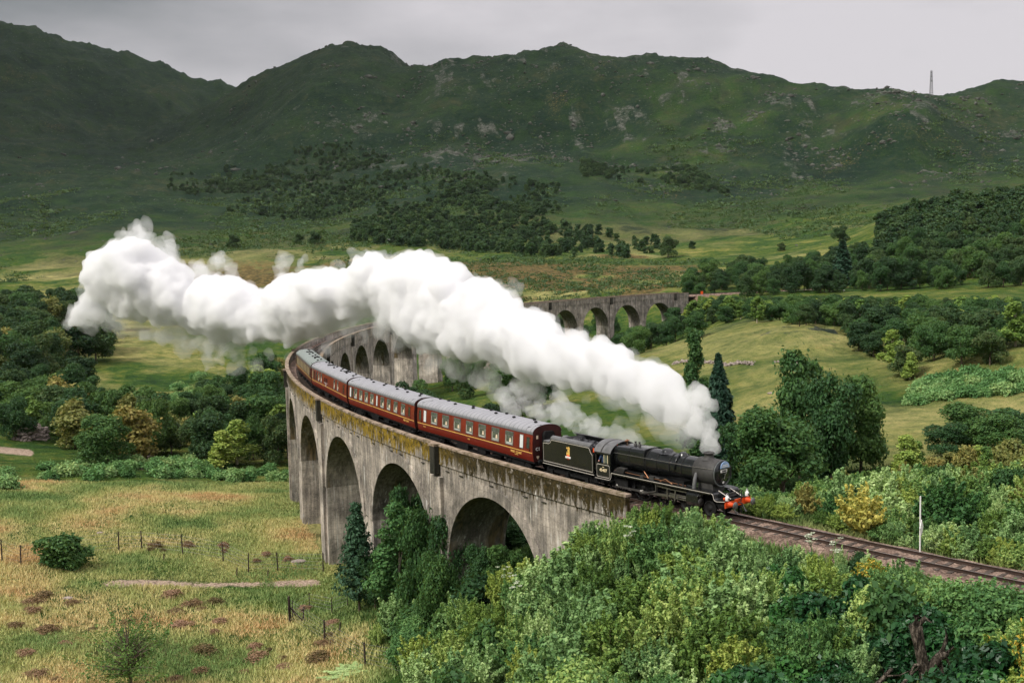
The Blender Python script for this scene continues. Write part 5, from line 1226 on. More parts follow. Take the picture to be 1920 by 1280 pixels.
def crown(rng, kind, h, w, n, size, spray=0.0):
    Cs, Ns = [], []
    if kind == 'stems':
        ns = 64; nl = n//ns; L = []
        for i in range(ns):
            t = rng.uniform(0, 2*np.pi); q = math.sqrt(rng.uniform()); r = w*.5*q; hh = h*(1-.5*q*q)*rng.uniform(.7, 1.12); bx, by = rng.normal(0, .07*w, 2)
            sp_ = rng.uniform(.12, 1, nl)**.7; dx, dy = math.cos(t)*r, math.sin(t)*r
            P = np.stack([bx+dx*sp_**1.25, by+dy*sp_**1.25, hh*sp_**.8*.97], 1)+rng.normal(0, 1, (nl, 3))*(w*.045*(1.25-sp_))[:, None]
            P[:, 2] = np.maximum(P[:, 2], .03*h); Cs.append(P); Ns.append(np.tile([math.cos(t)*q, math.sin(t)*q, .7], (nl, 1))); L.append((bx+dx*.8, by+dy*.8, hh*.75, w*.05))
        return leaves(np.concatenate(Cs), np.concatenate(Ns), size, rng, 1.9), L
    if kind in ('spruce', 'column', 'youngpine'):
        for i in range(n):
            z = rng.uniform(.04, 1.0)**(.8); env = {'spruce': (1-z)*.5+.015, 'column': .5*math.sin(min(1, (1.02-z)*1.6)*np.pi/2)*min(1, z*5+.3), 'youngpine': (1-z)*.5+.03}[kind]*w
            if kind == 'youngpine':
                wh = round(z*9)/9; t = (rng.integers(0, 6)+wh*3.7)*np.pi/3+rng.normal(0, .10); r = env*rng.uniform(.08, 1.0); z2 = wh*.93+.04+r/h*.5+rng.normal(0, .022); C = (r*math.cos(t)+rng.normal(0, .13), r*math.sin(t)+rng.normal(0, .13), z2*h)
            else:
                t = rng.uniform(0, 2*np.pi); lay = (math.sin(t*5+z*47)+math.sin(z*h*4.2))*.10; r = env*min(1.1, rng.uniform(.45, 1.02)+lay); C = (r*math.cos(t), r*math.sin(t), (z*.97+.02)*h-(r*.25 if kind == 'spruce' else 0))
            Cs.append(C); Ns.append((math.cos(t)*.7, math.sin(t)*.7, .8 if kind != 'youngpine' else .4))
        return leaves(np.array(Cs), np.array(Ns), size, rng, 2.2, .5), [(0, 0, h*.95, .1)]
    L = lobes(rng, kind, h, w); wt = np.array([l[3]**2 for l in L]); cnt = (n*wt/wt.sum()).astype(int)
    for l, c in zip(L, cnt):
        d = rng.normal(0, 1, (c, 3)); d /= np.linalg.norm(d, axis=1)[:, None]; d[:, 2] = np.where((d[:, 2] < -.2) & (rng.uniform(size=c) < .6), -d[:, 2], d[:, 2])
        # clumps on each limb's end: lumpy radius
        q = np.sin(d[:, 0]*5+l[0]*3)*np.cos(d[:, 1]*6+l[1]*2)*np.sin(d[:, 2]*5+l[2]); r = l[3]*(1+.28*q)*rng.uniform(.55, 1.12, c)**.5
        if spray: r *= np.where(rng.uniform(size=c) < spray, rng.uniform(1.0, 1.55, c), 1)
        P = d*r[:, None]*np.array([1, 1, .86])+np.array(l[:3]); P[:, 2] = np.maximum(P[:, 2], .04*h); Cs.append(P); Ns.append(d*1.0+np.array([0, 0, .45]))
    return leaves(np.concatenate(Cs), np.concatenate(Ns), size, rng), L
def trunkmesh(rng, h, w, L, r0, n=5, limbs=6, low=.0):
    m = MB(); k = h*.78; bend = rng.normal(0, .03*h, 2)
    m.path([(0, 0, -.6), (bend[0]*.2, bend[1]*.2, k*.25), (bend[0]*.6, bend[1]*.6, k*.6), (bend[0], bend[1], k)], [r0*1.25, r0, r0*.7, r0*.25], n+1)
    order = rng.permutation(len(L))[:limbs]
    for i in order:
        l = L[i]; zz = max(.12*h, min(l[2]*.62, k*.9)); f = zz/k; b0 = (bend[0]*f, bend[1]*f, zz)
        mid = ((b0[0]+l[0])*.5, (b0[1]+l[1])*.5, (zz+l[2])*.5+.03*h); m.path([b0, mid, (l[0], l[1], l[2]+l[3]*.5)], [r0*.45, r0*.28, r0*.08], n)
    return m
PROTO = {}
def proto(key, kind, h, w, n, size, leaf, bark=None, single=False, spray=0.0, r0=None, limbs=6, seed=0, extra=None):
    """returns list of (name, mesh) parts"""
    rng = np.random.default_rng(abs(hash(key)) % 1000+seed if False else sum(map(ord, key))*7+seed)
    (V, F, lv), L = crown(rng, kind, h, w, n, size, spray)
    tm = trunkmesh(rng, h, w, L, r0 or max(.05, h*.018), 5, limbs)
    mats = [LM[leaf], bark or M_BRK]
    if single:
        tv = np.array(tm.V); tf4 = [f for f in tm.F if len(f) == 4]; b = len(V)
        me = npmesh(key, np.concatenate([V, tv]), np.concatenate([F, np.array(tf4)+b]), mats, colattr={'leafv': np.concatenate([lv, np.zeros(len(tv))])})
        me.polygons.foreach_set('material_index', np.concatenate([np.zeros(len(F), int), np.ones(len(tf4), int)])); PROTO[key] = [me]
    else:
        me = npmesh(key+'_crown', V, F, [LM[leaf]], colattr={'leafv': lv}); PROTO[key] = [me, tm.mesh(key+'_trunk', bark or M_BRK)]
    PROTO[key+'_h'] = (h, w)
    return PROTO[key]
PLANTS = {}
def plant(key, name, x, y, z, hs, ws, label, cat, group=None, leaf=None, parts=('crown', 'trunk'), rz=None):
    h, w = PROTO[key+'_h']; me = PROTO[key]
    rz = random.uniform(0, 6.28) if rz is None else rz
    if len(me) == 1: o = link(name, me[0])
    else:
        o = empty(name); 
        for nm, m in zip(parts, me): link(nm, m, o)
    o.location = (x, y, z-.1); o.rotation_euler = (0, 0, rz); o.scale = (ws/w, ws/w, hs/h)
    tag(o, label, cat, group); return o
SINGLE_N = 0
for i in range(4):
    proto(f'oak{i}', 'round', 10, 9, 12000, .24, 'oak', seed=i, single=True)
    proto(f'dark{i}', 'round', 9, 8, 8500, .27, 'dark', seed=i, single=True)
    proto(f'birch{i}', 'tall', 9, 5.5, 4200, .30, 'birch', M_BBK, seed=i, single=True, spray=.15)
    proto(f'sallow{i}', 'stems', 3.2, 3.4, 13000, .10, 'sallow', seed=i, r0=.04, limbs=14)
    proto(f'pale{i}', 'stems', 2.8, 3.0, 11000, .095, 'pale', seed=i, r0=.03, limbs=14)
    proto(f'laurel{i}', 'bush', 2.6, 3.4, 6500, .17, 'laurel', seed=i, spray=.05, r0=.05, limbs=6)
    proto(f'scrub{i}', 'bush', 3, 4, 3200, .26, 'birch', seed=i, single=True, spray=.2, r0=.05)
for i in range(2):
    proto(f'bracken{i}', 'bush', 1.0, 3.0, 2600, .20, 'fern', seed=i, single=True, spray=.2, r0=.02)
    proto(f'darkbush{i}', 'bush', 3.4, 4, 6500, .19, 'oak', seed=i+5, spray=.15, r0=.06)
    proto(f'rust{i}', 'round', 7, 6, 3600, .30, 'rust', seed=i, single=True, spray=.2)
    proto(f'heather{i}', 'bush', .55, 1.5, 1500, .065, 'heather', seed=i, single=True, r0=.01)
    proto(f'rustbush{i}', 'stems', 2.6, 2.6, 6500, .10, 'rust', seed=i, r0=.04, limbs=12)
    proto(f'olive{i}', 'stems', 3.4, 3.2, 13000, .09, 'birch', seed=i, r0=.04, limbs=14)
    proto(f'willow{i}', 'bush', 3.4, 3.8, 13000, .11, 'sallow', seed=i, spray=.3, r0=.05, limbs=9)
    proto(f'bigbush{i}', 'bush', 9, 10, 15000, .27, 'oak', seed=i+3, spray=.15, r0=.2, limbs=9)
proto('willowherb', 'stems', 2.3, 1.3, 3600, .085, 'pale', seed=8, r0=.02, limbs=20); proto('coarse0', 'bush', 3.0, 3.4, 4200, .21, 'oak', seed=9, spray=.25, r0=.05, limbs=9); proto('fine0', 'stems', 3.2, 3.6, 17000, .07, 'birch', seed=12, r0=.03, limbs=16); proto('fine1', 'stems', 3.0, 3.4, 17000, .07, 'sallow', seed=13, r0=.03, limbs=16)
proto('poplar0', 'tall', 13, 4.2, 11000, .20, 'oak', M_BRK, seed=14, spray=.3, r0=.14, limbs=12); proto('hightree', 'high', 11, 9, 14000, .24, 'oak', M_BRK, seed=31, spray=.15, r0=.26, limbs=14); proto('mixed0', 'stems', 2.8, 3.2, 11000, .10, 'mixed', seed=1, r0=.04, limbs=14)
proto('goldbush', 'stems', 3.6, 3.0, 5200, .12, 'gold', seed=2, r0=.04, limbs=12)
proto('spruce', 'spruce', 10, 4.4, 6000, .34, 'conif', seed=1, single=True, r0=.16, limbs=0)
proto('column', 'column', 11, 3.4, 8000, .24, 'conif', seed=1, r0=.16, limbs=0)
proto('youngpine', 'youngpine', 7, 3.9, 9000, .12, 'pine', seed=4, r0=.09, limbs=0)
proto('neartree0', 'tall', 8, 4, 9000, .15, 'sallow', M_BBK, seed=3, spray=.25, r0=.09, limbs=12)
proto('bigash0', 'round', 11, 8.5, 15000, .27, 'oak', seed=21, spray=.12, r0=.22, limbs=12); proto('bigash1', 'round', 11, 8.5, 15000, .27, 'oak', seed=22, spray=.2, r0=.22, limbs=12)
proto('sparse', 'stems', 4.5, 4.0, 4200, .06, 'birch', M_BRK, seed=5, r0=.07, limbs=64)

def top_h(x, y, z, vtop):
    """height a plant at x, y needs for its top to be seen at picture row vtop"""
    D = math.hypot(x, y); lo, hi = 0.1, 60
    for _ in range(24):
        mid = (lo+hi)/2
        if proj(x, y, z+mid)[1] > vtop: lo = mid
        else: hi = mid
    return lo
def xyD(u, D, v=900):
    r = ray(u, v); h = math.hypot(r[0], r[1]); return r[0]/h*D, r[1]/h*D
PLACED = []
CLEAR = [(*xyD(1742, 42.5, 1200), 2.0), (*xyD(1738, 40.6, 1230), 2.1), (*xyD(1725, 38.6, 1240), 1.6), (*xyD(1725, 62.2, 1028), 1.2)]
def single(key, name, u, D, vtop, wpx, label, cat, group=None, vbase=None):
    if vbase: X_, Y_, _ = pick(u, vbase, 60); D = math.hypot(X_, Y_)
    x, y = xyD(u, D, vtop); z = float(ground(x, y)[0]); h = top_h(x, y, z, vtop); PLACED.append((x, y, wpx*D/FPX*.42))
    return plant(key, name, x, y, z, h*1.04, wpx*D/FPX, label, cat, group)
# ------------------------------------------------------------------ plants that stand out in the photograph
single('youngpine', 'young_pine_tree', 667, 101, 955, 105, 'slender bluish green young pine standing in front of the viaduct pier', 'pine tree')
single('neartree0', 'birch_tree', 742, 95, 945, 120, 'slim young birch with a pale stem, beside the young pine before the viaduct', 'birch tree')
single('poplar0', 'poplar_tree', 1301, 128, 628, 74, 'tall narrow grey-green tree between the steam and the dark cypress', 'tree')
single('column', 'cypress_tree', 1347, 118, 672, 62, 'very dark narrow pointed conifer just right of the steam above the locomotive', 'conifer')
single('bigash0', 'ash_tree', 1500, 118, 672, 120, 'tall dark green tree with feathery crown, highest of the clump above the locomotive', 'tree')
single('bigash1', 'ash_tree', 1560, 112, 700, 110, 'dark leafy tree in the middle of the clump right of the locomotive', 'tree')
single('bigash0', 'willow_tree', 1615, 116, 715, 105, 'rounded blue-green tree at the right edge of the clump by the sunny meadow', 'tree')
single('hightree', 'oak_tree', 1465, 100, 765, 200, 'broad bright green tree with a bare pale trunk, behind the railway line', 'tree')
single('oak1', 'oak_tree', 1400, 112, 790, 120, 'dark green tree between the dark cypress and the broad bright tree', 'tree')
single('oak2', 'oak_tree', 1775, 126, 792, 95, 'dark green tree at the lower right of the meadow, leftmost and lowest of four', 'tree')
single('oak3', 'oak_tree', 1818, 130, 760, 115, 'wide dark green tree at the lower right of the meadow, second of four', 'tree')
single('oak0', 'oak_tree', 1866, 127, 776, 100, 'dark green tree at the lower right of the meadow, third of four', 'tree')
single('oak1', 'oak_tree', 1908, 130, 764, 120, 'dark green tree right of its three neighbours, cut by the right edge', 'tree')
single('spruce', 'spruce_tree', 1580, 455, 455, 62, 'dark pointed spruce rising above the far wood beyond the railway', 'conifer')
single('goldbush', 'golden_shrub', 1618, 66.5, 903, 95, 'bright golden yellow shrub among the green bushes behind the track', 'shrub')
single('mixed0', 'turning_shrub', 1575, 70, 925, 70, 'green shrub with yellow leaves touching the golden one on its left side', 'shrub')
single('sparse', 'bare_shrub', 238, 87, 1138, 190, 'thin twiggy shrub with sparse grey-green leaves at the bottom left', 'shrub')
single('darkbush0', 'shrub', 115, 124, 1003, 90, 'small dark round bush alone in the left meadow near the fence', 'shrub')
single('pale0', 'shrub', 660, 86, 1252, 110, 'pale silvery green bush cut by the bottom edge, left of the wire fence', 'shrub')
single('rustbush0', 'rusty_shrub', 768, 98, 1068, 50, 'small shrub with orange berries or leaves in front of the first pier', 'shrub')
for u, D, v, w, lb in [(1575, 690, 425, 34, 'rounded dark tree alone on the open hill above the far spruce'), (1297, 620, 452, 16, 'slim dark conifer alone on the slope above the far end of the viaduct'), (1252, 640, 445, 40, 'dark low tree left of the slim conifer on the slope'),
                       (437, 700, 440, 26, 'small dark tree alone on the slope above the left part of the steam'), (560, 660, 438, 22, 'small dark tree, left one of two above the middle of the steam'), (590, 665, 434, 26, 'small dark tree, right one of two above the middle of the steam'), (1466, 560, 455, 18, 'slender tree standing alone above the far wood')]:
    single('dark1', 'tree', u, D, v, w, lb, 'tree', vbase=v+w*.95)
# ------------------------------------------------------------------ woods: every tree an object
def far_enough(x, y, r, k):
    for (a, b, c) in PLACED:
        if abs(a-x) < 12 and abs(b-y) < 12 and (a-x)**2+(b-y)**2 < ((r+c)*k)**2: return False
    return True
def candidates(poly, D0, D1, n, seed):
    """random ground points whose picture position falls in poly"""
    rng = np.random.default_rng(seed); us = [p[0] for p in poly]; u = rng.uniform(min(us), max(us), n); D = np.sqrt(rng.uniform(D0**2, D1**2, n))
    XY = np.array([xyD(a, d) for a, d in zip(u, D)]); z = ground(XY[:, 0], XY[:, 1]); U, Vv, _ = proj(XY[:, 0], XY[:, 1], z); m = poly_mask(U, Vv, poly)
    return XY[m], z[m], U[m], Vv[m]
def wood(poly, D0, D1, tries, maxn, keys, h0, h1, asp, name, label, cat, group, seed, k=.42, clear=4.6, tmax=None, ret=False, nz=None):
    XY, Z, U, Vv = candidates(poly, D0, D1, tries, seed); n = 0; out = []
    rr = random.Random(seed)
    S_, Dd = curve_sd(XY[:, 0], XY[:, 1]) if len(XY) else ([], [])
    for i in range(len(XY)):
        if n >= maxn: break
        x, y = XY[i]; h = rr.uniform(h0, h1); w = h*asp*rr.uniform(.8, 1.2)
        if -70 < S_[i] < S_END+110 and abs(Dd[i]) < clear+w*.30: continue
        if nz is not None and fbm(np.array([x/55]), np.array([y/110]), 3, seed)[0]+rr.gauss(0, .2) < nz: continue
        if tmax is not None:
            lim = tmax(U[i]); hm = top_h(x, y, Z[i], lim); 
            if hm < h0*.45: continue
            hm *= rr.uniform(.8, 1.12)
            if hm < h: w *= max(.6, hm/h); h = hm
        if any((a-x)**2+(b-y)**2 < (c+w*.22)**2 for a, b, c in CLEAR): continue
        if not far_enough(x, y, w*.5, k): continue
        PLACED.append((x, y, w*.5)); n += 1
        key = rr.choice(keys(U[i], Vv[i], rr) if callable(keys) else keys)
        if callable(label): nm_, lb_, ct_, gr_ = label(key, U[i], proj(x, y, Z[i]+h*.6)[1], h, math.hypot(x, y))
        else: nm_, lb_, ct_, gr_ = name, label, cat, group
        if ret: out.append((key, x, y, Z[i], h, w, rr.uniform(0, 6.28))); continue
        plant(key, nm_, x, y, Z[i], h, w, lb_, ct_, gr_, rz=rr.uniform(0, 6.28))
    print('wood', name, n); return out

LOOK = {'heather': ('heather_clump', 'reddish brown'), 'bracken': ('bracken', 'fresh green'), 'fine': ('fine_leaved_shrub', 'fine-leaved green'), 'coarse': ('coarse_leaved_shrub', 'big-leaved dark green'), 'willowherb': ('willowherb', 'pale upright'), 'mixed': ('turning_shrub', 'yellow-flecked green'), 'sallow': ('sallow_shrub', 'grey-green'), 'willow': ('willow_shrub', 'dense mid green'), 'darkbush': ('dark_shrub', 'dark green'), 'pale': ('pale_shrub', 'pale green'), 'olive': ('olive_green_shrub', 'olive green'), 'rustbush': ('rusty_shrub', 'rusty brown'), 'laurel': ('glossy_shrub', 'glossy deep green'),
        'dark': ('broadleaf_tree', 'dark green'), 'oak': ('oak_tree', 'mid green'), 'birch': ('birch_tree', 'light feathery'), 'rust': ('rusty_tree', 'rusty brown')}
def band(v, tab):
    for lim, ph in tab:
        if v < lim: return ph
    return tab[-1][1]
def labeller(cols, rows, hs, noun, group, cat, by='u'):
    """labels from what a plant looks like and what it stands by"""
    mxw = lambda t: max(t, key=lambda q: len(q[1].split()))[1]; assert len((mxw(hs)+' dense mid green '+noun+' '+mxw(rows)+' '+mxw(cols)).split()) <= 16, (mxw(rows), mxw(cols))
    def f(key, u, v, h, D):
        nm, look = LOOK[key.rstrip('0123456789')]; lb = f"{band(h, hs)} {look} {noun} {band(D if by == 'D' else v, rows)} {band(u, cols)}"
        return nm, lb, cat, group
    return f
L_NEAR = labeller([(860, 'below the first arch'), (1010, 'below the abutment wall'), (1130, 'below the parapet end'), (1230, 'below the tender'), (1330, 'below the locomotive boiler'), (1450, 'ahead of the orange buffer beam'), (1600, 'below the empty track'), (1760, 'below the white signpost'), (1840, 'by the dead stump'), (9999, 'at the right edge')],
                  [(1040, 'topmost on the near bank'), (1110, 'high on the near bank'), (1190, 'midway on the near bank'), (1250, 'low on the near bank'), (9999, 'at the bottom edge')], [(2.3, 'low'), (3.2, 'medium'), (9, 'tall')], 'shrub', 'shrubs on the near bank', 'shrub')
L_BACK = labeller([(1440, 'beside the buffer beam'), (1530, 'under the big oak clump'), (1620, 'near the golden shrub'), (1700, 'left of the signpost'), (1780, 'right of the signpost'), (1850, 'near the right edge'), (9999, 'at the right edge')],
                  [(880, 'far behind the track'), (930, 'behind the track'), (985, 'close behind the track'), (9999, 'touching the ballast')], [(2.2, 'low'), (3.0, 'medium'), (9, 'tall')], 'shrub', 'shrubs beyond the near track', 'shrub')
L_RW = labeller([(1340, 'beside the far viaduct end'), (1440, 'left of the meadow knoll'), (1560, 'above the meadow knoll'), (1660, 'right of the meadow knoll'), (1760, 'above the bracken knoll'), (1850, 'behind the bracken knoll'), (9999, 'at the right edge')],
                [(235, 'at the meadow edge'), (280, 'low in the right wood'), (330, 'midway up the right wood'), (9999, 'just under the far railway')], [(6.5, 'small'), (8, 'medium'), (99, 'large')], 'tree', 'trees of the right-hand wood', 'tree', 'D')
L_FR = labeller([(1380, 'nearest the viaduct end'), (1480, 'left of the dark spruce'), (1580, 'around the dark spruce'), (1700, 'right of the dark spruce'), (1810, 'under the wooded hill'), (9999, 'at the right edge')],
                [(430, 'beside the far railway'), (470, 'in the far wood'), (9999, 'deep in the far wood')], [(10, 'small'), (12, 'medium'), (99, 'large')], 'tree', 'trees beyond the far railway', 'tree', 'D')
L_LW = labeller([(60, 'at the left edge'), (130, 'left of the steam'), (9999, 'below the steam end')], [(340, 'before the left wood'), (420, 'inside the left wood'), (9999, 'deep in the left wood')], [(11.5, 'small'), (13.5, 'medium'), (99, 'large')], 'tree', 'trees of the left-hand wood', 'tree', 'D')
L_ST = labeller([(80, 'at the left edge'), (200, 'above the stone heap'), (320, 'by the stony stream'), (430, 'under the hanging steam'), (9999, 'against the left viaduct pier')], [(200, 'behind the meadow'), (240, 'in the stream thicket'), (280, 'deep in the stream thicket'), (9999, 'behind the stream thicket')], [(6.8, 'small'), (8.2, 'medium'), (99, 'large')], 'tree', 'trees along the stream', 'tree', 'D')
L_BV = labeller([(800, 'between the inner viaduct piers'), (900, 'under the middle steam'), (9999, 'above the first coach roof')], [(190, 'just behind the train'), (240, 'in the hollow behind the train'), (9999, 'far back in the hollow')], [(7.5, 'small'), (9, 'medium'), (99, 'large')], 'tree', 'trees behind the viaduct', 'tree', 'D')
L_FA = labeller([(1110, 'under the leftmost clear arch'), (1180, 'under the middle far arches'), (1240, 'under the rightmost far arch'), (9999, 'beside the far viaduct end')], [(340, 'in front of the piers'), (380, 'among the piers'), (9999, 'behind the piers')], [(7, 'small'), (8, 'medium'), (99, 'large')], 'tree', 'trees at the foot of the far arches', 'tree', 'D')
L_LT = labeller([(1740, 'left of the twin trees'), (1830, 'below the twin trees'), (9999, 'at the right edge')], [(95, 'just behind the bushes'), (110, 'behind the bushes'), (9999, 'well behind the bushes')], [(5.5, 'small'), (99, 'tall')], 'tree', 'light trees right of the track', 'tree', 'D')
L_HE = labeller([(90, 'at the left edge'), (200, 'left of the twiggy shrub'), (300, 'around the twiggy shrub'), (430, 'left of the fence corner'), (560, 'left of the corner post'), (640, 'right of the corner post'), (9999, 'before the thicket edge')],
                [(1125, 'just below the sandy path'), (1165, 'in the upper near meadow'), (1215, 'midway down the near meadow'), (9999, 'near the bottom edge')], [(.4, 'small'), (.5, 'medium'), (9, 'large')], 'heather clump', 'heather clumps in the near meadow', 'heather')
L_B1 = labeller([(90, 'at the left edge'), (180, 'below the stone heap'), (270, 'left of the stream'), (360, 'right of the stream'), (450, 'between stream and viaduct'), (9999, 'against the left viaduct pier')], [(165, 'at the meadow edge'), (185, 'in the bracken band'), (9999, 'behind the bracken band')], [(.95, 'low'), (1.2, 'medium'), (9, 'tall')], 'bracken clump', 'bracken along the left meadow', 'bracken', 'D')
L_B2 = labeller([(1740, 'at its left end'), (1790, 'left of its middle'), (1850, 'right of its middle'), (9999, 'at the right edge')], [(180, 'low on the meadow knoll'), (200, 'midway on the meadow knoll'), (9999, 'on top of the meadow knoll')], [(.95, 'low'), (1.2, 'medium'), (9, 'tall')], 'bracken clump', 'bracken on the meadow knoll', 'bracken', 'D')
L_B3 = labeller([(830, 'left of the first arch'), (900, 'under the first arch'), (960, 'right under the first arch'), (9999, 'below the abutment wall')], [(80, 'in front'), (88, 'close before the piers'), (9999, 'behind the pier line')], [(.95, 'low'), (1.2, 'medium'), (9, 'tall')], 'bracken clump', 'bracken at the first arch', 'bracken', 'D')
L_B4 = labeller([(280, 'left part'), (330, 'middle part'), (9999, 'right part')], [(280, 'low on the slope below the steam'), (310, 'midway on the slope below the steam'), (9999, 'high on the slope below the steam')], [(.95, 'low'), (1.2, 'medium'), (9, 'tall')], 'bracken clump', 'bracken on the slope below the steam', 'bracken', 'D')
D4 = [f'dark{i}' for i in range(4)]; O4 = [f'oak{i}' for i in range(4)]; B4 = [f'birch{i}' for i in range(4)]
# right bank below the railway
wood([(1280, 560), (1500, 552), (1930, 548), (1930, 770), (1760, 738), (1650, 690), (1560, 620), (1400, 604), (1290, 612), (1262, 640)], 190, 395, 7000, 290, D4+O4+B4[:2], 4.5, 8.5, .95, 'broadleaf_tree', L_RW, '', '', 5, tmax=lambda u: 556)
wood([(1230, 560), (1300, 560), (1310, 640), (1200, 670), (1040, 660), (1040, 600)], 300, 420, 600, 22, O4+D4[:1], 6, 9, .9, 'broadleaf_tree', L_FA, '', '', 6, clear=3.4)
# beyond the far railway
wood([(1285, 566), (1500, 564), (1930, 556), (1930, 440), (1640, 470), (1500, 515), (1275, 535)], 396, 560, 8000, 230, D4+O4, 5, 12, .85, 'broadleaf_tree', L_FR, '', '', 7)
# left wood
wood([(-40, 480), (140, 520), (215, 600), (190, 680), (60, 730), (-40, 740)], 270, 540, 3600, 85, D4+D4+O4[:2]+['rust0'], 9, 15, .9, 'broadleaf_tree', L_LW, '', '', 8)
wood([(-40, 745), (200, 730), (230, 800), (380, 760), (540, 700), (545, 880), (400, 880), (320, 850), (200, 880), (120, 850), (-40, 820)], 172, 345, 5000, 100, O4+O4+D4+B4[:2]+['rust1'], 6, 11.5, .95, 'broadleaf_tree', L_ST, '', '', 9)
wood([(600, 700), (1000, 680), (1040, 760), (900, 850), (700, 900), (600, 850)], 140, 300, 500, 26, O4+D4, 6, 10, .95, 'broadleaf_tree', L_BV, '', '', 10, clear=4.5)
# behind the track, right
def lim_back(u): return float(np.interp(u, [1360, 1400, 1470, 1550, 1640, 1700, 1760, 1840, 1920], [875, 905, 930, 885, 870, 835, 870, 845, 840]))
wood([(1375, 965), (1500, 1005), (1700, 1055), (1960, 1120), (1960, 850), (1700, 850), (1600, 880), (1400, 925)], 56, 100, 5200, 190, ['sallow0', 'sallow1', 'pale0', 'pale1', 'pale2', 'darkbush0', 'olive0', 'olive1', 'fine0', 'fine1', 'mixed0', 'pale3', 'rustbush1', 'pale1', 'fine0'], 1.4, 3.6, 1.05, 'shrub', L_BACK, '', '', 11, tmax=lim_back, clear=2.9, k=.30)
wood([(1380, 960), (1500, 985), (1700, 1035), (1960, 1100), (1960, 1060), (1700, 990), (1500, 950), (1380, 930)], 54, 80, 3000, 110, ['pale0', 'fine0', 'fine1', 'sallow0', 'olive0', 'darkbush0', 'pale2'], .9, 1.7, 1.3, 'shrub', L_BACK, '', '', 35, clear=2.2, k=.22)
wood([(1640, 905), (1960, 930), (1960, 830), (1760, 850)], 82, 125, 700, 16, B4+['rust0', 'rust1'], 4.5, 7, .8, 'birch_tree', L_LT, '', '', 12, k=.5, tmax=lambda u: lim_back(u)-20, clear=4)
# foreground bank below the track
def NEARKEYS(u, v, rr):
    light = ['sallow0', 'sallow1', 'fine0', 'fine1', 'fine0', 'fine1', 'pale0', 'pale1', 'pale2', 'pale3', 'olive0', 'olive1']; dark = ['willow0', 'willow1', 'darkbush0', 'darkbush1', 'laurel1', 'coarse0', 'coarse0', 'fine1', 'olive1']
    p = 1.1*math.exp(-((u-1200)/280)**2)*(v < 1400)+.28+.2*(u < 1000)
    if 980 < u < 1420 and v < 1240 and rr.random() < .6: return ['pale0', 'pale1', 'pale2', 'pale3', 'fine1', 'willowherb']
    return light if rr.random() < p else (dark if rr.random() < .9 else (['rustbush0'] if u < 1500 else ['mixed0']))
def lim_front(u): return float(np.interp(u, [700, 740, 800, 860, 930, 985, 1040, 1100, 1150, 1180, 1220, 1280, 1330, 1380, 1430, 1500, 1600, 1650, 1760, 1850, 1920, 2000],
                                          [1110, 1100, 1060, 1045, 1040, 1045, 1012, 978, 955, 942, 928, 926, 945, 990, 1018, 1026, 1030, 1048, 1075, 1105, 1128, 1150]))
PF = [(640, 1120), (700, 1085), (800, 1075), (1000, 1060), (1100, 1010), (1200, 985), (1340, 985), (1430, 1035), (1700, 1085), (2020, 1160), (2020, 1560), (1150, 1620), (860, 1400), (770, 1290), (700, 1200)]
wood(PF, 36, 92, 9000, 235, NEARKEYS, 1.8, 4.2, 1.0, 'shrub', L_NEAR, '', '', 13, k=.30, tmax=lim_front, clear=2.9)
wood([(1000, 1090), (1340, 1000), (1500, 1060), (1900, 1150), (1900, 1400), (1000, 1400)], 40, 72, 1500, 70, ['willowherb'], 1.6, 3.0, .5, 'willowherb', L_NEAR, '', '', 34, k=.02, tmax=lambda u: lim_front(u)-8, clear=3.0)
wood([(1400, 1100), (1700, 1150), (1960, 1180), (1960, 1560), (1300, 1560)], 36, 60, 800, 30, ['laurel0', 'laurel1', 'laurel2', 'laurel3'], 2.2, 3.4, 1.2, 'laurel_shrub', L_NEAR, '', '', 14, k=.2, tmax=lambda u: lim_front(u)+35, clear=3.2)
# dark trees and bushes before and under the first arch
for j, (u, D, v, w) in enumerate([(790, 92, 955, 100), (757, 98, 905, 80), (835, 90, 965, 110), (880, 103, 965, 120), (925, 106, 985, 110), (955, 98, 1000, 100), (905, 118, 950, 130), (700, 100, 1030, 80), (850, 122, 955, 120), (960, 120, 990, 110), (870, 96, 1010, 90), (800, 100, 990, 90), (820, 84, 1040, 90), (960, 99, 948, 130), (985, 104, 955, 120), (930, 97, 965, 110), (900, 84, 1022, 80), (945, 82, 1018, 80)]):
    single(['bigbush0', 'oak1', 'bigbush1', 'oak2'][j % 4], 'dark_tree', u, D, v, w, f"{'broad' if w >= 110 else 'slim' if w <= 80 else 'medium'} dark green tree {'behind' if D > 100 else 'beneath' if D > 93 else 'in front of'} the viaduct, {'left of the first arch' if u < 780 else 'by the first pilaster' if u < 845 else 'under the first arch' if u < 915 else 'inside the first arch'}", 'tree', 'dark trees at the first arch')
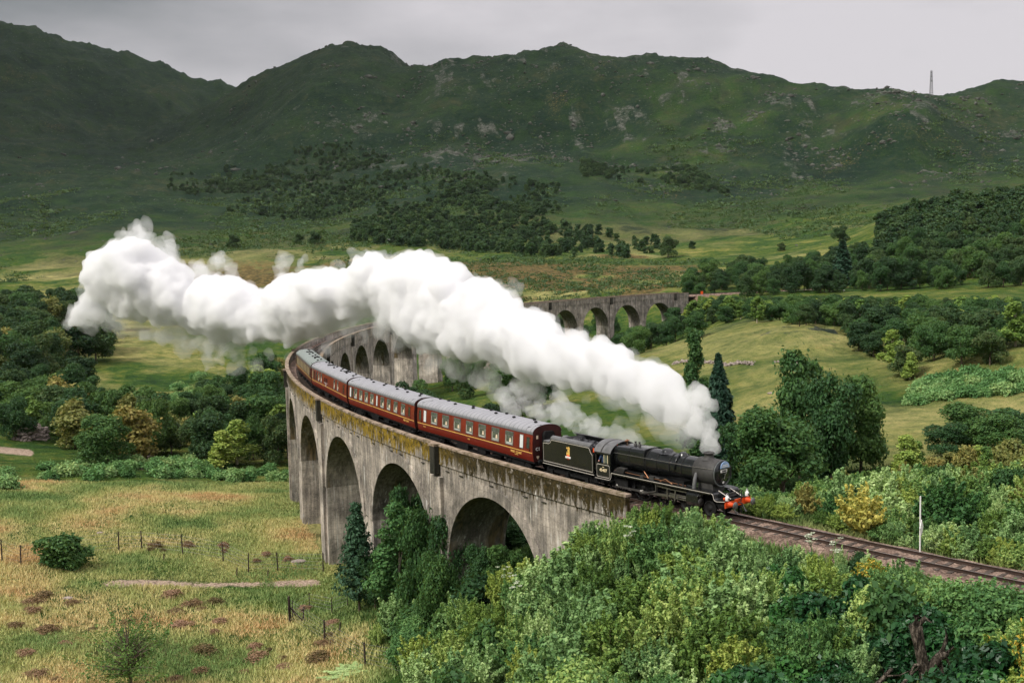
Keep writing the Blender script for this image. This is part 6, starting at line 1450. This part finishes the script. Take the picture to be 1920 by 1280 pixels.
# bracken
for nm, poly, D0, D1, n, lb, sd in [('bracken', [(0, 880), (300, 868), (540, 880), (540, 905), (250, 897), (0, 915)], 150, 205, 70, L_B1, 15), ('bracken', [(1690, 760), (1930, 735), (1930, 700), (1760, 705)], 165, 215, 70, L_B2, 16),
                                    ('bracken', [(760, 1100), (1010, 1040), (1030, 1075), (800, 1130)], 72, 98, 40, L_B3, 17), ('bracken', [(220, 760), (370, 700), (400, 745), (240, 800)], 250, 340, 40, L_B4, 18)]:
    wood(poly, D0, D1, 900, n, ['bracken0', 'bracken1'], .7, 1.5, 2.6, nm, lb, '', '', sd, k=.25, clear=4)
wood([(0, 1110), (600, 1110), (720, 1280), (0, 1290)], 85, 124, 300, 34, ['heather0', 'heather1'], .25, .6, 4.5, 'heather_clump', L_HE, '', '', 19, k=.8)
wood([(250, 1010), (600, 1040), (600, 1060), (300, 1050)], 122, 145, 60, 10, ['heather0', 'heather1'], .4, .8, 2.4, 'heather_clump', 'dark heather clump beyond the sandy path', 'heather', 'heather clumps beyond the path', 20, k=.8)
# hillside: scattered trees as things, the dense far woods as one mass
HN = []
HN += wood([(330, 290), (660, 270), (760, 310), (1060, 350), (1060, 425), (680, 430), (430, 400), (310, 350)], 800, 1800, 12000, 1300, ['x'], 4, 9, 1.0, 'tree', '', '', '', 21, ret=True, k=.45, nz=.02)
HN += wood([(660, 405), (1010, 420), (1230, 452), (1260, 484), (1000, 482), (660, 455)], 600, 1050, 6000, 480, ['x'], 5, 11, .8, 'tree', '', '', '', 22, ret=True, k=.40, nz=-.1)
HN += wood([(1640, 480), (1650, 420), (1760, 385), (1960, 370), (1960, 470)], 500, 700, 2200, 330, ['x'], 5, 10, .95, 'tree', '', '', '', 23, ret=True, k=.5)
HN += wood([(1090, 290), (1280, 300), (1370, 365), (1090, 330)], 1100, 1500, 3000, 240, ['x'], 4, 8, 1.1, 'tree', '', '', '', 24, ret=True, k=.4, nz=.06)
rng = np.random.default_rng(5); VV, FF, LVv, b = [], [], [], 0
far_protos = [crown(np.random.default_rng(60+i), 'round', 10, 8.5, 900, .85, .1)[0] for i in range(5)]
for (_, x, y, z, h, w, rz) in HN:
    V, F, lv = far_protos[rng.integers(5)]; c_, s2 = math.cos(rz), math.sin(rz)
    P = V*np.array([w/8.5, w/8.5, h/10]); P = np.stack([P[:, 0]*c_-P[:, 1]*s2+x, P[:, 0]*s2+P[:, 1]*c_+y, P[:, 2]+z-.12*h], 1)
    VV.append(P); FF.append(F+b); b += len(P); LVv.append(lv*.4+rng.uniform(-1.1, .5))
me = npmesh('distant_woodland', np.concatenate(VV), np.concatenate(FF), LM['dark'], colattr={'leafv': np.concatenate(LVv)})
tag(link('distant_woodland', me), 'dark scattered woodland on the far hillsides', 'woodland', kind='stuff')

# ------------------------------------------------------------------ grass of the near meadows (uncountable)
def grass(name, poly, D0, D1, n, hgt, seed, stops, label, tufts=5):
    XY, Z, U, Vv = candidates(poly, D0, D1, n, seed); rg = np.random.default_rng(seed); m = len(XY)
    keep = (np.exp(-((Vv-(1094+2.5*np.sin(U/55)))/7.0)**2) < .5) | (U < 235-110*np.random.default_rng(3).uniform(size=len(U))) | (U > 600) | (np.abs(U-500) < 12); XY, Z = XY[keep], Z[keep]; m = len(XY)
    _, dd = curve_sd(XY[:, 0], XY[:, 1]); keep = np.abs(dd) > 2.0+.8*hash2((XY[:, 0]*7).astype(int), (XY[:, 1]*7).astype(int), 3); XY, Z = XY[keep], Z[keep]
    base = np.repeat(np.column_stack([XY, Z]), tufts, 0); k = len(base); base[:, :2] += rg.normal(0, .16, (k, 2)); base[:, 2] -= .05
    lean = rg.normal(0, .35, (k, 2)); hh = hgt*rg.uniform(.5, 1.3, k)*np.repeat(.7+.6*(fbm(XY[:, 0]/4, XY[:, 1]/4, 2, 5)+.5), tufts); wd = rg.uniform(.02, .05, k)*(1+hgt); t = rg.uniform(0, 6.28, k)
    a = np.column_stack([np.cos(t)*wd, np.sin(t)*wd, np.zeros(k)]); tip = base+np.column_stack([lean*hh[:, None], hh])
    V = np.stack([base-a, base+a, tip], 1).reshape(-1, 3); F = np.arange(k*3).reshape(k, 3); lv = np.repeat(np.clip(np.repeat(fbm(XY[:, 0]/9, XY[:, 1]/9, 3, 9)*1.1+.5, tufts)+rg.normal(0, .09, k), 0, 1), 3)
    mt = NT(name+'_blades'); c = mt.ramp(mt.attr('leafv'), stops); mt.pbr(c, .8, spec=.15)
    tag(link(name, npmesh(name, V, F, mt.m, colattr={'leafv': lv})), label, 'grass', kind='stuff')
GS = [(0, (.18, .28, .09)), (.25, (.30, .38, .13)), (.5, (.48, .48, .18)), (.75, (.68, .58, .27)), (1, (.62, .42, .20))]
grass('meadow_grass', [(-420, 900), (560, 905), (600, 1040), (700, 1100), (780, 1300), (-420, 1330)], 80, 178, 118000, .36, 31, GS, 'long yellow-green grass of the left meadow', 4)
grass('bank_grass', [(640, 1100), (1100, 1000), (1400, 1010), (2000, 1120), (2000, 1560), (1100, 1560), (760, 1280)], 36, 100, 30000, .6, 32, [(0, (.05, .11, .03)), (.5, (.11, .19, .05)), (1, (.24, .28, .09))], 'rank green grass and weeds between the shrubs of the near bank', 5)
grass('far_bank_grass', [(1380, 960), (1960, 1120), (1960, 900), (1700, 850), (1400, 905)], 60, 120, 30000, .55, 33, [(0, (.04, .09, .03)), (.5, (.09, .16, .045)), (1, (.22, .26, .09))], 'rank green grass and weeds beyond the near track', 5)

# ------------------------------------------------------------------ scrub and crags of the far hills (uncountable)
def scatter_far(name, n, D0, D1, seed, fn, mat, label, kind='scrub'):
    rg = np.random.default_rng(seed); u = rg.uniform(-120, 2040, n); D = np.exp(rg.uniform(math.log(D0), math.log(D1), n)); az = np.array([uv_az(a, 500)[0] for a in u])
    x, y = np.sin(az)*D, np.cos(az)*D; p = fn(x, y, u, D); k = rg.uniform(size=n) < p; x, y, u, D = x[k], y[k], u[k], D[k]; z = ground(x, y); m = len(x); V0, F0 = ICO1_
    sc_ = (rg.lognormal(0, .45, m)*(1.0 if kind == 'scrub' else .72))*np.clip(D/1100, .55, 1.9); Vs = []
    if kind == 'scrub':
        C = np.repeat(np.column_stack([x, y, z]), 26, 0)+rg.normal(0, 1, (m*26, 3))*np.repeat(sc_, 26)[:, None]*np.array([1.5, 1.5, .45]); C[:, 2] += np.repeat(sc_, 26)*.5
        V, F, lv = leaves(C, np.tile([0, 0, 1.0], (len(C), 1)), np.repeat(sc_, 26)*.75, rg, 1.5, .8); lv = np.repeat(rg.uniform(0, 1, m), 26*4)*.8+lv*.3
        me = npmesh(name, V, F, mat, colattr={'leafv': lv})
    else:
        a = rg.uniform(0, 6.28, m); ca, sa = np.cos(a), np.sin(a); S = rg.uniform(.7, 1.7, (m, 1, 3))*np.array([1.6, 1.1, .85])*sc_[:, None, None]; P = V0[None]*rg.uniform(.5, 1.35, (m, len(V0), 1))*S
        X = P[..., 0]*ca[:, None]-P[..., 1]*sa[:, None]+x[:, None]; Y = P[..., 0]*sa[:, None]+P[..., 1]*ca[:, None]+y[:, None]; V = np.stack([X, Y, P[..., 2]+z[:, None]-.1*sc_[:, None]], -1).reshape(-1, 3)
        F = (F0[None]+np.arange(m)[:, None, None]*len(V0)).reshape(-1, 3); me = npmesh(name, V, F, mat)
    tag(link(name, me), label, kind if kind == 'scrub' else 'crags', kind='stuff'); print(name, m)
ICO1_ = icos(1)
def f_scrub(x, y, u, D): return np.clip(fbm(x/120, y/220, 4, 91, .65)*3.6+.06+.25*(D < 900), 0, 1)*(D < 1750)
def f_rock(x, y, u, D): return np.clip(fbm(x/60, y/90, 4, 61, .7)*4.2+fbm(x/260, y/260, 2, 71)*2.8-1.0, 0, 1)*smooth01((D-1150)/500)*np.clip(.25+.75*smooth01((u-500)/300), 0, 1)+.008
scatter_far('hill_scrub', 36000, 470, 2300, 41, f_scrub, LM['dark'], 'low dark scrub and bracken patches scattered over the far hillsides')
M_CRAG = plain('grey_crag', (.085, .088, .075), .95, 0, .55, .12, .05)
scatter_far('hill_crags', 60000, 560, 2350, 42, f_rock, M_CRAG, 'grey rock outcrops breaking through the far hillsides', 'rock')
# ------------------------------------------------------------------ fences, posts, mast, walls, dead wood
M_PST = plain('weathered_fence_wood', (.06, .045, .038), .9, 0, .4, 6, .1); M_WIR = plain('galvanised_wire', (.28, .27, .26), .5, .6, .2, 5); M_STN = plain('grey_pink_stone', (.30, .25, .22), .9, 0, .45, 2.5, .1)
M_GRYM = plain('galvanised_steel', (.42, .43, .44), .45, .6, .15, 5); M_DEAD = plain('dead_grey_wood', (.16, .13, .10), .9, 0, .5, 4, .1)
def fence(posts, label, hgt, rad, wires=4, wire_to=None):
    """posts: picture positions of the foot with optional height and lean"""
    P = [pick(u, v, 60, 260) for (u, v) in posts]; root = tag(empty('wire_fence', P[0]), label, 'fence'); o0 = Vector(P[0])
    tops = []
    for i, p in enumerate(P):
        h = hgt*random.uniform(.92, 1.06); l = Vector((random.uniform(-.05, .05), random.uniform(-.05, .05), 1))*h; a = Vector(p)-o0
        b = MB(); b.path([a-Vector((0, 0, .4)), a+l*.5, a+l], [rad*1.1, rad, rad*.9], 7); b.box(a+l, (rad*1.3, rad*1.3, .02)); b.build('post', M_PST, root); tops.append((a, l))
    for k in range(wires):
        f = (k+1)/(wires+.4); b = MB(); b.path([a+l*f for a, l in tops], .012, 4)
        b.build('wire', M_WIR, root)
    return root
fence([(4, 1051), (39, 1059), (120, 1045), (223, 1033), (266, 1030), (343, 1040), (419, 1053), (466, 1073), (521, 1070), (606, 1073)], 'tall thin-posted wire fence running across the left meadow beyond the sandy path', 2.3, .075, 5)
fence([(545, 1165), (609, 1203), (685, 1248), (787, 1275), (898, 1290)], 'wire fence running downhill along the edge of the thicket at the bottom', 2.2, .09, 6)
fence([(549, 1158), (580, 1140), (622, 1150), (652, 1138)], 'short wire fence between the corner posts and the young pine', 1.7, .05, 4)
for (u, v, h, lb) in [(307, 1050, .8, 'short dark stump of a post left of the line of tall fence posts'), (444, 1080, 1.0, 'short dark post just below the tall fence, left one'), (502, 1082, .9, 'short dark post just below the tall fence, right one'), (569, 1164, 1.5, 'leaning dark post right of the fence corner'), (637, 1186, 1.0, 'short lone post between the near fence and the bushes')]:
    x, y, z = pick(u, v, 60, 260); b = MB(); b.path([(0, 0, -.3), (.04, 0, h*.6), (.10, 0, h)], [.08, .07, .06], 7); b.box((.10, 0, h), (.09, .09, .02)); o = b.build('fence_post', M_PST, None, (x, y, z)); tag(o, lb, 'post')
# corner post with struts
x, y, z = pick(543, 1166, 60, 260); cpst = tag(empty('corner_post', (x, y, z)), 'thick dark corner post with slanting struts at the bend of the wire fence', 'post')
b = MB(); b.path([(0, 0, -.4), (0, 0, 1.3), (.02, 0, 2.6)], [.13, .12, .11], 9); b.box((.02, 0, 2.6), (.14, .14, .03)); b.build('post', M_PST, cpst)
for s_x, s_y in ((1.6, -.3), (.5, 1.4)): b = MB(); b.path([(0, 0, 1.7), (s_x, s_y, -.1)], .05, 6); b.build('strut', M_PST, cpst)
# signpost by the track
x, y = xyD(1725, 62.5, 1028); z = float(ground(x, y)[0]); sg = tag(empty('lineside_signpost', (x, y, z)), 'tall thin white post with a small diamond board beside the empty track', 'signpost')
hh = top_h(x, y, z, 930); b = MB(); b.path([(0, 0, -.3), (0, 0, hh*.5), (0, 0, hh)], .045, 8); b.box((0, 0, hh), (.06, .06, .02)); b.build('post', M_WHT, sg)
b = MB(); zc = hh*.50; b.prism([(-.36, zc), (0, zc-.46), (.36, zc), (0, zc+.46)], -.085, -.06); bd = b.build('diamond_board', M_WHT, sg); bd.rotation_euler = (0, 0, .95)
b = MB(); b.box((0, -.05, zc+.1), (.1, .05, .04)); b.box((0, -.05, zc-.1), (.1, .05, .04)); b.build('bracket', M_GRYM, sg)
# small lineside posts by the far railway
for u, D, vt, mt, lb, cat_ in [(1316, 405, 541, M_RED, 'small orange-topped lineside marker just right of the far viaduct end', 'marker'), (1414, 402, 542, M_WHT, 'small white lineside cabinet beside the far railway', 'cabinet'), (1582, 398, 543, M_WHT, 'tiny white marker on the far railway, right one', 'marker')]:
    x, y = xyD(u, D, 545); z = float(ground(x, y)[0]); h = min(top_h(x, y, z, vt), 3.2); r_ = tag(empty('lineside_marker' if cat_ == 'marker' else 'lineside_cabinet', (x, y, z)), lb, cat_)
    b = MB(); b.tube((0, 0, -.3), (0, 0, h*.7), .06, n=8); b.build('post', M_GRYM, r_); b = MB(); b.box((0, 0, h*.8), (.9, .3, h*.35)); b.build('board', mt, r_, bevel=.03)
# radio mast on the ridge
mx_, my_ = xyD(1746, 1768, 177); mz = float(ground(mx_, my_)[0]); mh = top_h(mx_, my_, mz, 133)
ms = tag(empty('radio_mast', (mx_, my_, mz)), 'tall lattice radio mast standing on the ridge at the upper right', 'mast')
b = MB(); n_ = 12; w0, w1 = 2.2, .9
for (sx2, sy2) in ((-1, -1), (1, -1), (1, 1), (-1, 1)): b.bar((sx2*w0, sy2*w0, -3), (sx2*w1, sy2*w1, mh), .34)
for k in range(n_):
    za, zb_ = mh*k/n_, mh*(k+1)/n_; wa, wb = w0+(w1-w0)*k/n_, w0+(w1-w0)*(k+1)/n_
    for (p_, q_) in (((-1, -1), (1, -1)), ((1, -1), (1, 1)), ((1, 1), (-1, 1)), ((-1, 1), (-1, -1))):
        b.bar((p_[0]*wa, p_[1]*wa, za), (q_[0]*wb, q_[1]*wb, zb_), .2); b.bar((p_[0]*wb, p_[1]*wb, zb_), (q_[0]*wb, q_[1]*wb, zb_), .2)
b.build('lattice', M_RFG, ms)
b = MB()
for zz in (.62, .78, .93): b.lathe([(0, -.3), (1.1, 0), (1.1, .2), (0, .3)], 10, 'y', (0, -1.4, mh*zz)); b.tube((1.3, 0, mh*zz-1.5), (1.3, 0, mh*zz+1.5), .3, n=8)
b.build('antenna', M_RFG, ms)
# dry stone walls of the right meadow
def stones(name, pts_uv, label, w, h, n, mat, cat, sz=.35, D0=100, D1=420):
    P = [Vector(pick(u, v, D0, D1)) for u, v in pts_uv]; m = MB(); seg = [(P[i+1]-P[i]).length for i in range(len(P)-1)]; tot = sum(seg)
    for i in range(n):
        d = random.uniform(0, tot); k = 0
        while k < len(seg)-1 and d > seg[k]: d -= seg[k]; k += 1
        p = P[k].lerp(P[k+1], d/seg[k]); nrm = Vector((-(P[k+1]-P[k]).y, (P[k+1]-P[k]).x, 0)).normalized(); p = p+nrm*random.uniform(-w, w)
        zz = float(ground(p.x, p.y)[0])+random.uniform(0, h)*random.random()
        V, F = ICO1; s_ = np.array([random.uniform(.7, 1.5), random.uniform(.6, 1.2), random.uniform(.4, .8)])*sz*random.uniform(.5, 1.1); a = random.uniform(0, 6.28)
        Q = V*s_*np.random.default_rng(i).uniform(.8, 1.15, (len(V), 1)); m.add([(q[0]*math.cos(a)-q[1]*math.sin(a)+p.x, q[0]*math.sin(a)+q[1]*math.cos(a)+p.y, q[2]+zz) for q in Q], F.tolist())
    return tag(m.build(name, mat), label, cat)
ICO1 = icos(1)
stones('dry_stone_wall', [(1262, 683), (1320, 680), (1380, 683), (1415, 684)], 'long low tumbled dry stone wall crossing the right meadow', .3, .7, 260, M_STN, 'stone wall', .45)
stones('dry_stone_wall', [(1450, 680), (1485, 679), (1520, 684)], 'short remnant of dry stone wall right of the longer one', .3, .5, 80, M_STN, 'stone wall', .4)
stones('stone_heap', [(34, 826), (60, 822), (88, 824)], 'heap of pinkish stones beside the track road at the left edge', 1.6, 3.2, 420, M_STN, 'stone heap', .55, 120, 330)
for (u, v, sz, lb) in [(188, 1000, .3, 'small pale stone in the left meadow above the fence'), (560, 1054, .55, 'pale flat stone lying before the second pier'), (127, 1123, .35, 'pale stone among the heather at the left'), (1445, 738, .4, 'pale stone on the right meadow slope')]:
    x, y, z = pick(u, v, 80, 300); V, F = ICO2; Q = V*np.array([sz*1.6, sz, sz*.55])*(1+.35*fbm(V[:, 0]*2+u, V[:, 1]*2, 3, 3))[:, None]
    tag(link('boulder', npmesh('boulder', Q, F, M_STN), None, (x, y, z+.05)), lb, 'stone')
# dead stump and fallen boughs on the near bank
M_DEAD = NT('dead_grey_wood'); _p = M_DEAD.coord('Object', (1, 1, .35)); _nn = M_DEAD.noise(9, 6, .75, _p); M_DEAD = M_DEAD.pbr(M_DEAD.ramp(_nn, [(.38, (.012, .010, .008)), (.5, (.055, .045, .034)), (.64, (.24, .20, .16))]), .95, normal=M_DEAD.bump(_nn, 1.0, .08), spec=.1)
x, y = xyD(1742, 42.5, 1200); z = float(ground(x, y)[0]); zt = top_h(x, y, z, 1140)*.92
dst = tag(empty('dead_tree_stump', (x, y, z)), 'gnarled dark dead tree stump poking out of the bushes at the lower right', 'tree stump')
b = MB(); b.path([(.1, -.1, -.4), (-.1, 0, zt*.35), (-.35, .05, zt*.7), (-.5, .1, zt*.9), (-.42, .1, zt)], [.26, .24, .22, .26, .18], 10); b.path([(-.1, 0, zt*.4), (.3, 0, zt*.55), (.55, 0, zt*.62), (.75, .1, zt*.60)], [.2, .2, .17, .10], 9); b.path([(.4, 0, zt*.55), (.5, -.1, zt*.4), (.7, -.15, zt*.35)], [.1, .07, .02], 6); b.path([(.6, 0, zt*.6), (.9, -.1, zt*.45), (.8, -.2, zt*.3)], [.08, .05, .02], 6); b.path([(-.35, 0, zt*.75), (-.6, -.1, zt*.95), (-.5, -.1, zt*1.02)], [.1, .07, .03], 6)
b.path([(-.45, .1, zt*.88), (-.2, -.1, zt*1.0), (0, -.2, zt*.96)], [.12, .09, .03], 7); b.path([(.5, 0, zt*.62), (.62, -.15, zt*.80), (.55, -.2, zt*.9)], [.09, .06, .02], 6); b.path([(.7, .1, zt*.60), (.95, 0, zt*.68), (1.1, -.1, zt*.6)], [.08, .04, .015], 6); b.path([(-.2, 0, zt*.5), (-.6, -.15, zt*.52), (-.9, -.2, zt*.4)], [.10, .06, .02], 6); b.build('stump', M_DEAD, dst)
for (u, v, D, pts2, lb) in [(1690, 1262, 41, [(-.8, 0, .9), (-.2, .1, 1.4), (.4, .2, 2.0), (.75, .2, 2.35)], 'thick bare fallen bough below the dead stump'), (1660, 1225, 42, [(-.4, 0, 1.5), (0, 0, 1.9), (.3, .1, 2.15)], 'thin bare bough left of the dead stump'), (1480, 1275, 40, [(-1.2, 0, 1.8), (-.5, 0, 2.1), (.3, 0, 2.05), (.9, 0, 1.7)], 'arched bare twig at the bottom edge under the thicket')]:
    x, y = xyD(u, D, v); z = float(ground(x, y)[0]); b = MB(); b.path(pts2, [.09, .08, .06, .03][:len(pts2)], 8); b.path([pts2[1], (pts2[1][0]+.5, -.2, pts2[1][2]+.1), (pts2[1][0]+.9, -.3, pts2[1][2]+.35)], [.04, .03, .01], 5); b.path([pts2[-2], (pts2[-2][0]-.2, -.2, pts2[-2][2]+.4)], [.03, .01], 5)
    tag(b.build('fallen_bough', M_DEAD, None, (x, y, z)), lb, 'bough')
# hogweed with white heads on the bank, heads of ferns
for k, (u, D, v, lb) in enumerate([(1176, 60, 985, 'tall white-flowered hogweed standing out above the bushes below the locomotive'), (945, 66, 1062, 'white-flowered hogweed in the bushes below the abutment'), (965, 65, 1080, 'smaller white-flowered hogweed right of the other below the abutment'), (1520, 57.5, 1000, 'white-flowered hogweed beside the track, left one'), (1566, 57, 1008, 'white-flowered hogweed beside the track, right one')]):
    x, y = xyD(u, D, v); z = float(ground(x, y)[0]); h = top_h(x, y, z, v); r_ = tag(empty('hogweed', (x, y, z)), lb, 'hogweed'); rg = np.random.default_rng(k)
    b = MB(); b.path([(0, 0, -.1), (.05, 0, h*.6), (0, 0, h)], [.03, .022, .012], 6); C = []
    for q in range(7):
        t_ = rg.uniform(0, 6.28); r2 = rg.uniform(.1, .42); zz = h-rg.uniform(0, .8)*(q > 0); b.path([(0, 0, zz-.35), (r2*math.cos(t_), r2*math.sin(t_), zz)], .01, 4)
        for _ in range(26): a = rg.uniform(0, 6.28); rr2 = .15*math.sqrt(rg.uniform()); C.append((r2*math.cos(t_)+rr2*math.cos(a), r2*math.sin(t_)+rr2*math.sin(a), zz+.02))
    b.build('stem', LM['fern'], r_); V, F, lv = leaves(np.array(C), np.tile([0, 0, 1.0], (len(C), 1)), .07, rg, 1.2, .4); fh = link('flower_heads', npmesh('flower_heads', V, F, LM['umbel'], colattr={'leafv': lv}), r_); fh['kind'] = 'stuff'
# ------------------------------------------------------------------ haze: one closed box of even, pale air around everything
zmin = float(gz.min())-1.0; ztop = float(gz.max())+6
b = MB(); b.box((0, 0, (zmin+ztop)/2), (19000, 19000, ztop-zmin))
hz = b.build('haze', volmat('pale_air', 0.000013, (0.86, 0.92, 0.95))); hz['kind'] = 'stuff'; hz['label'] = 'pale damp air thickening over the far hills'
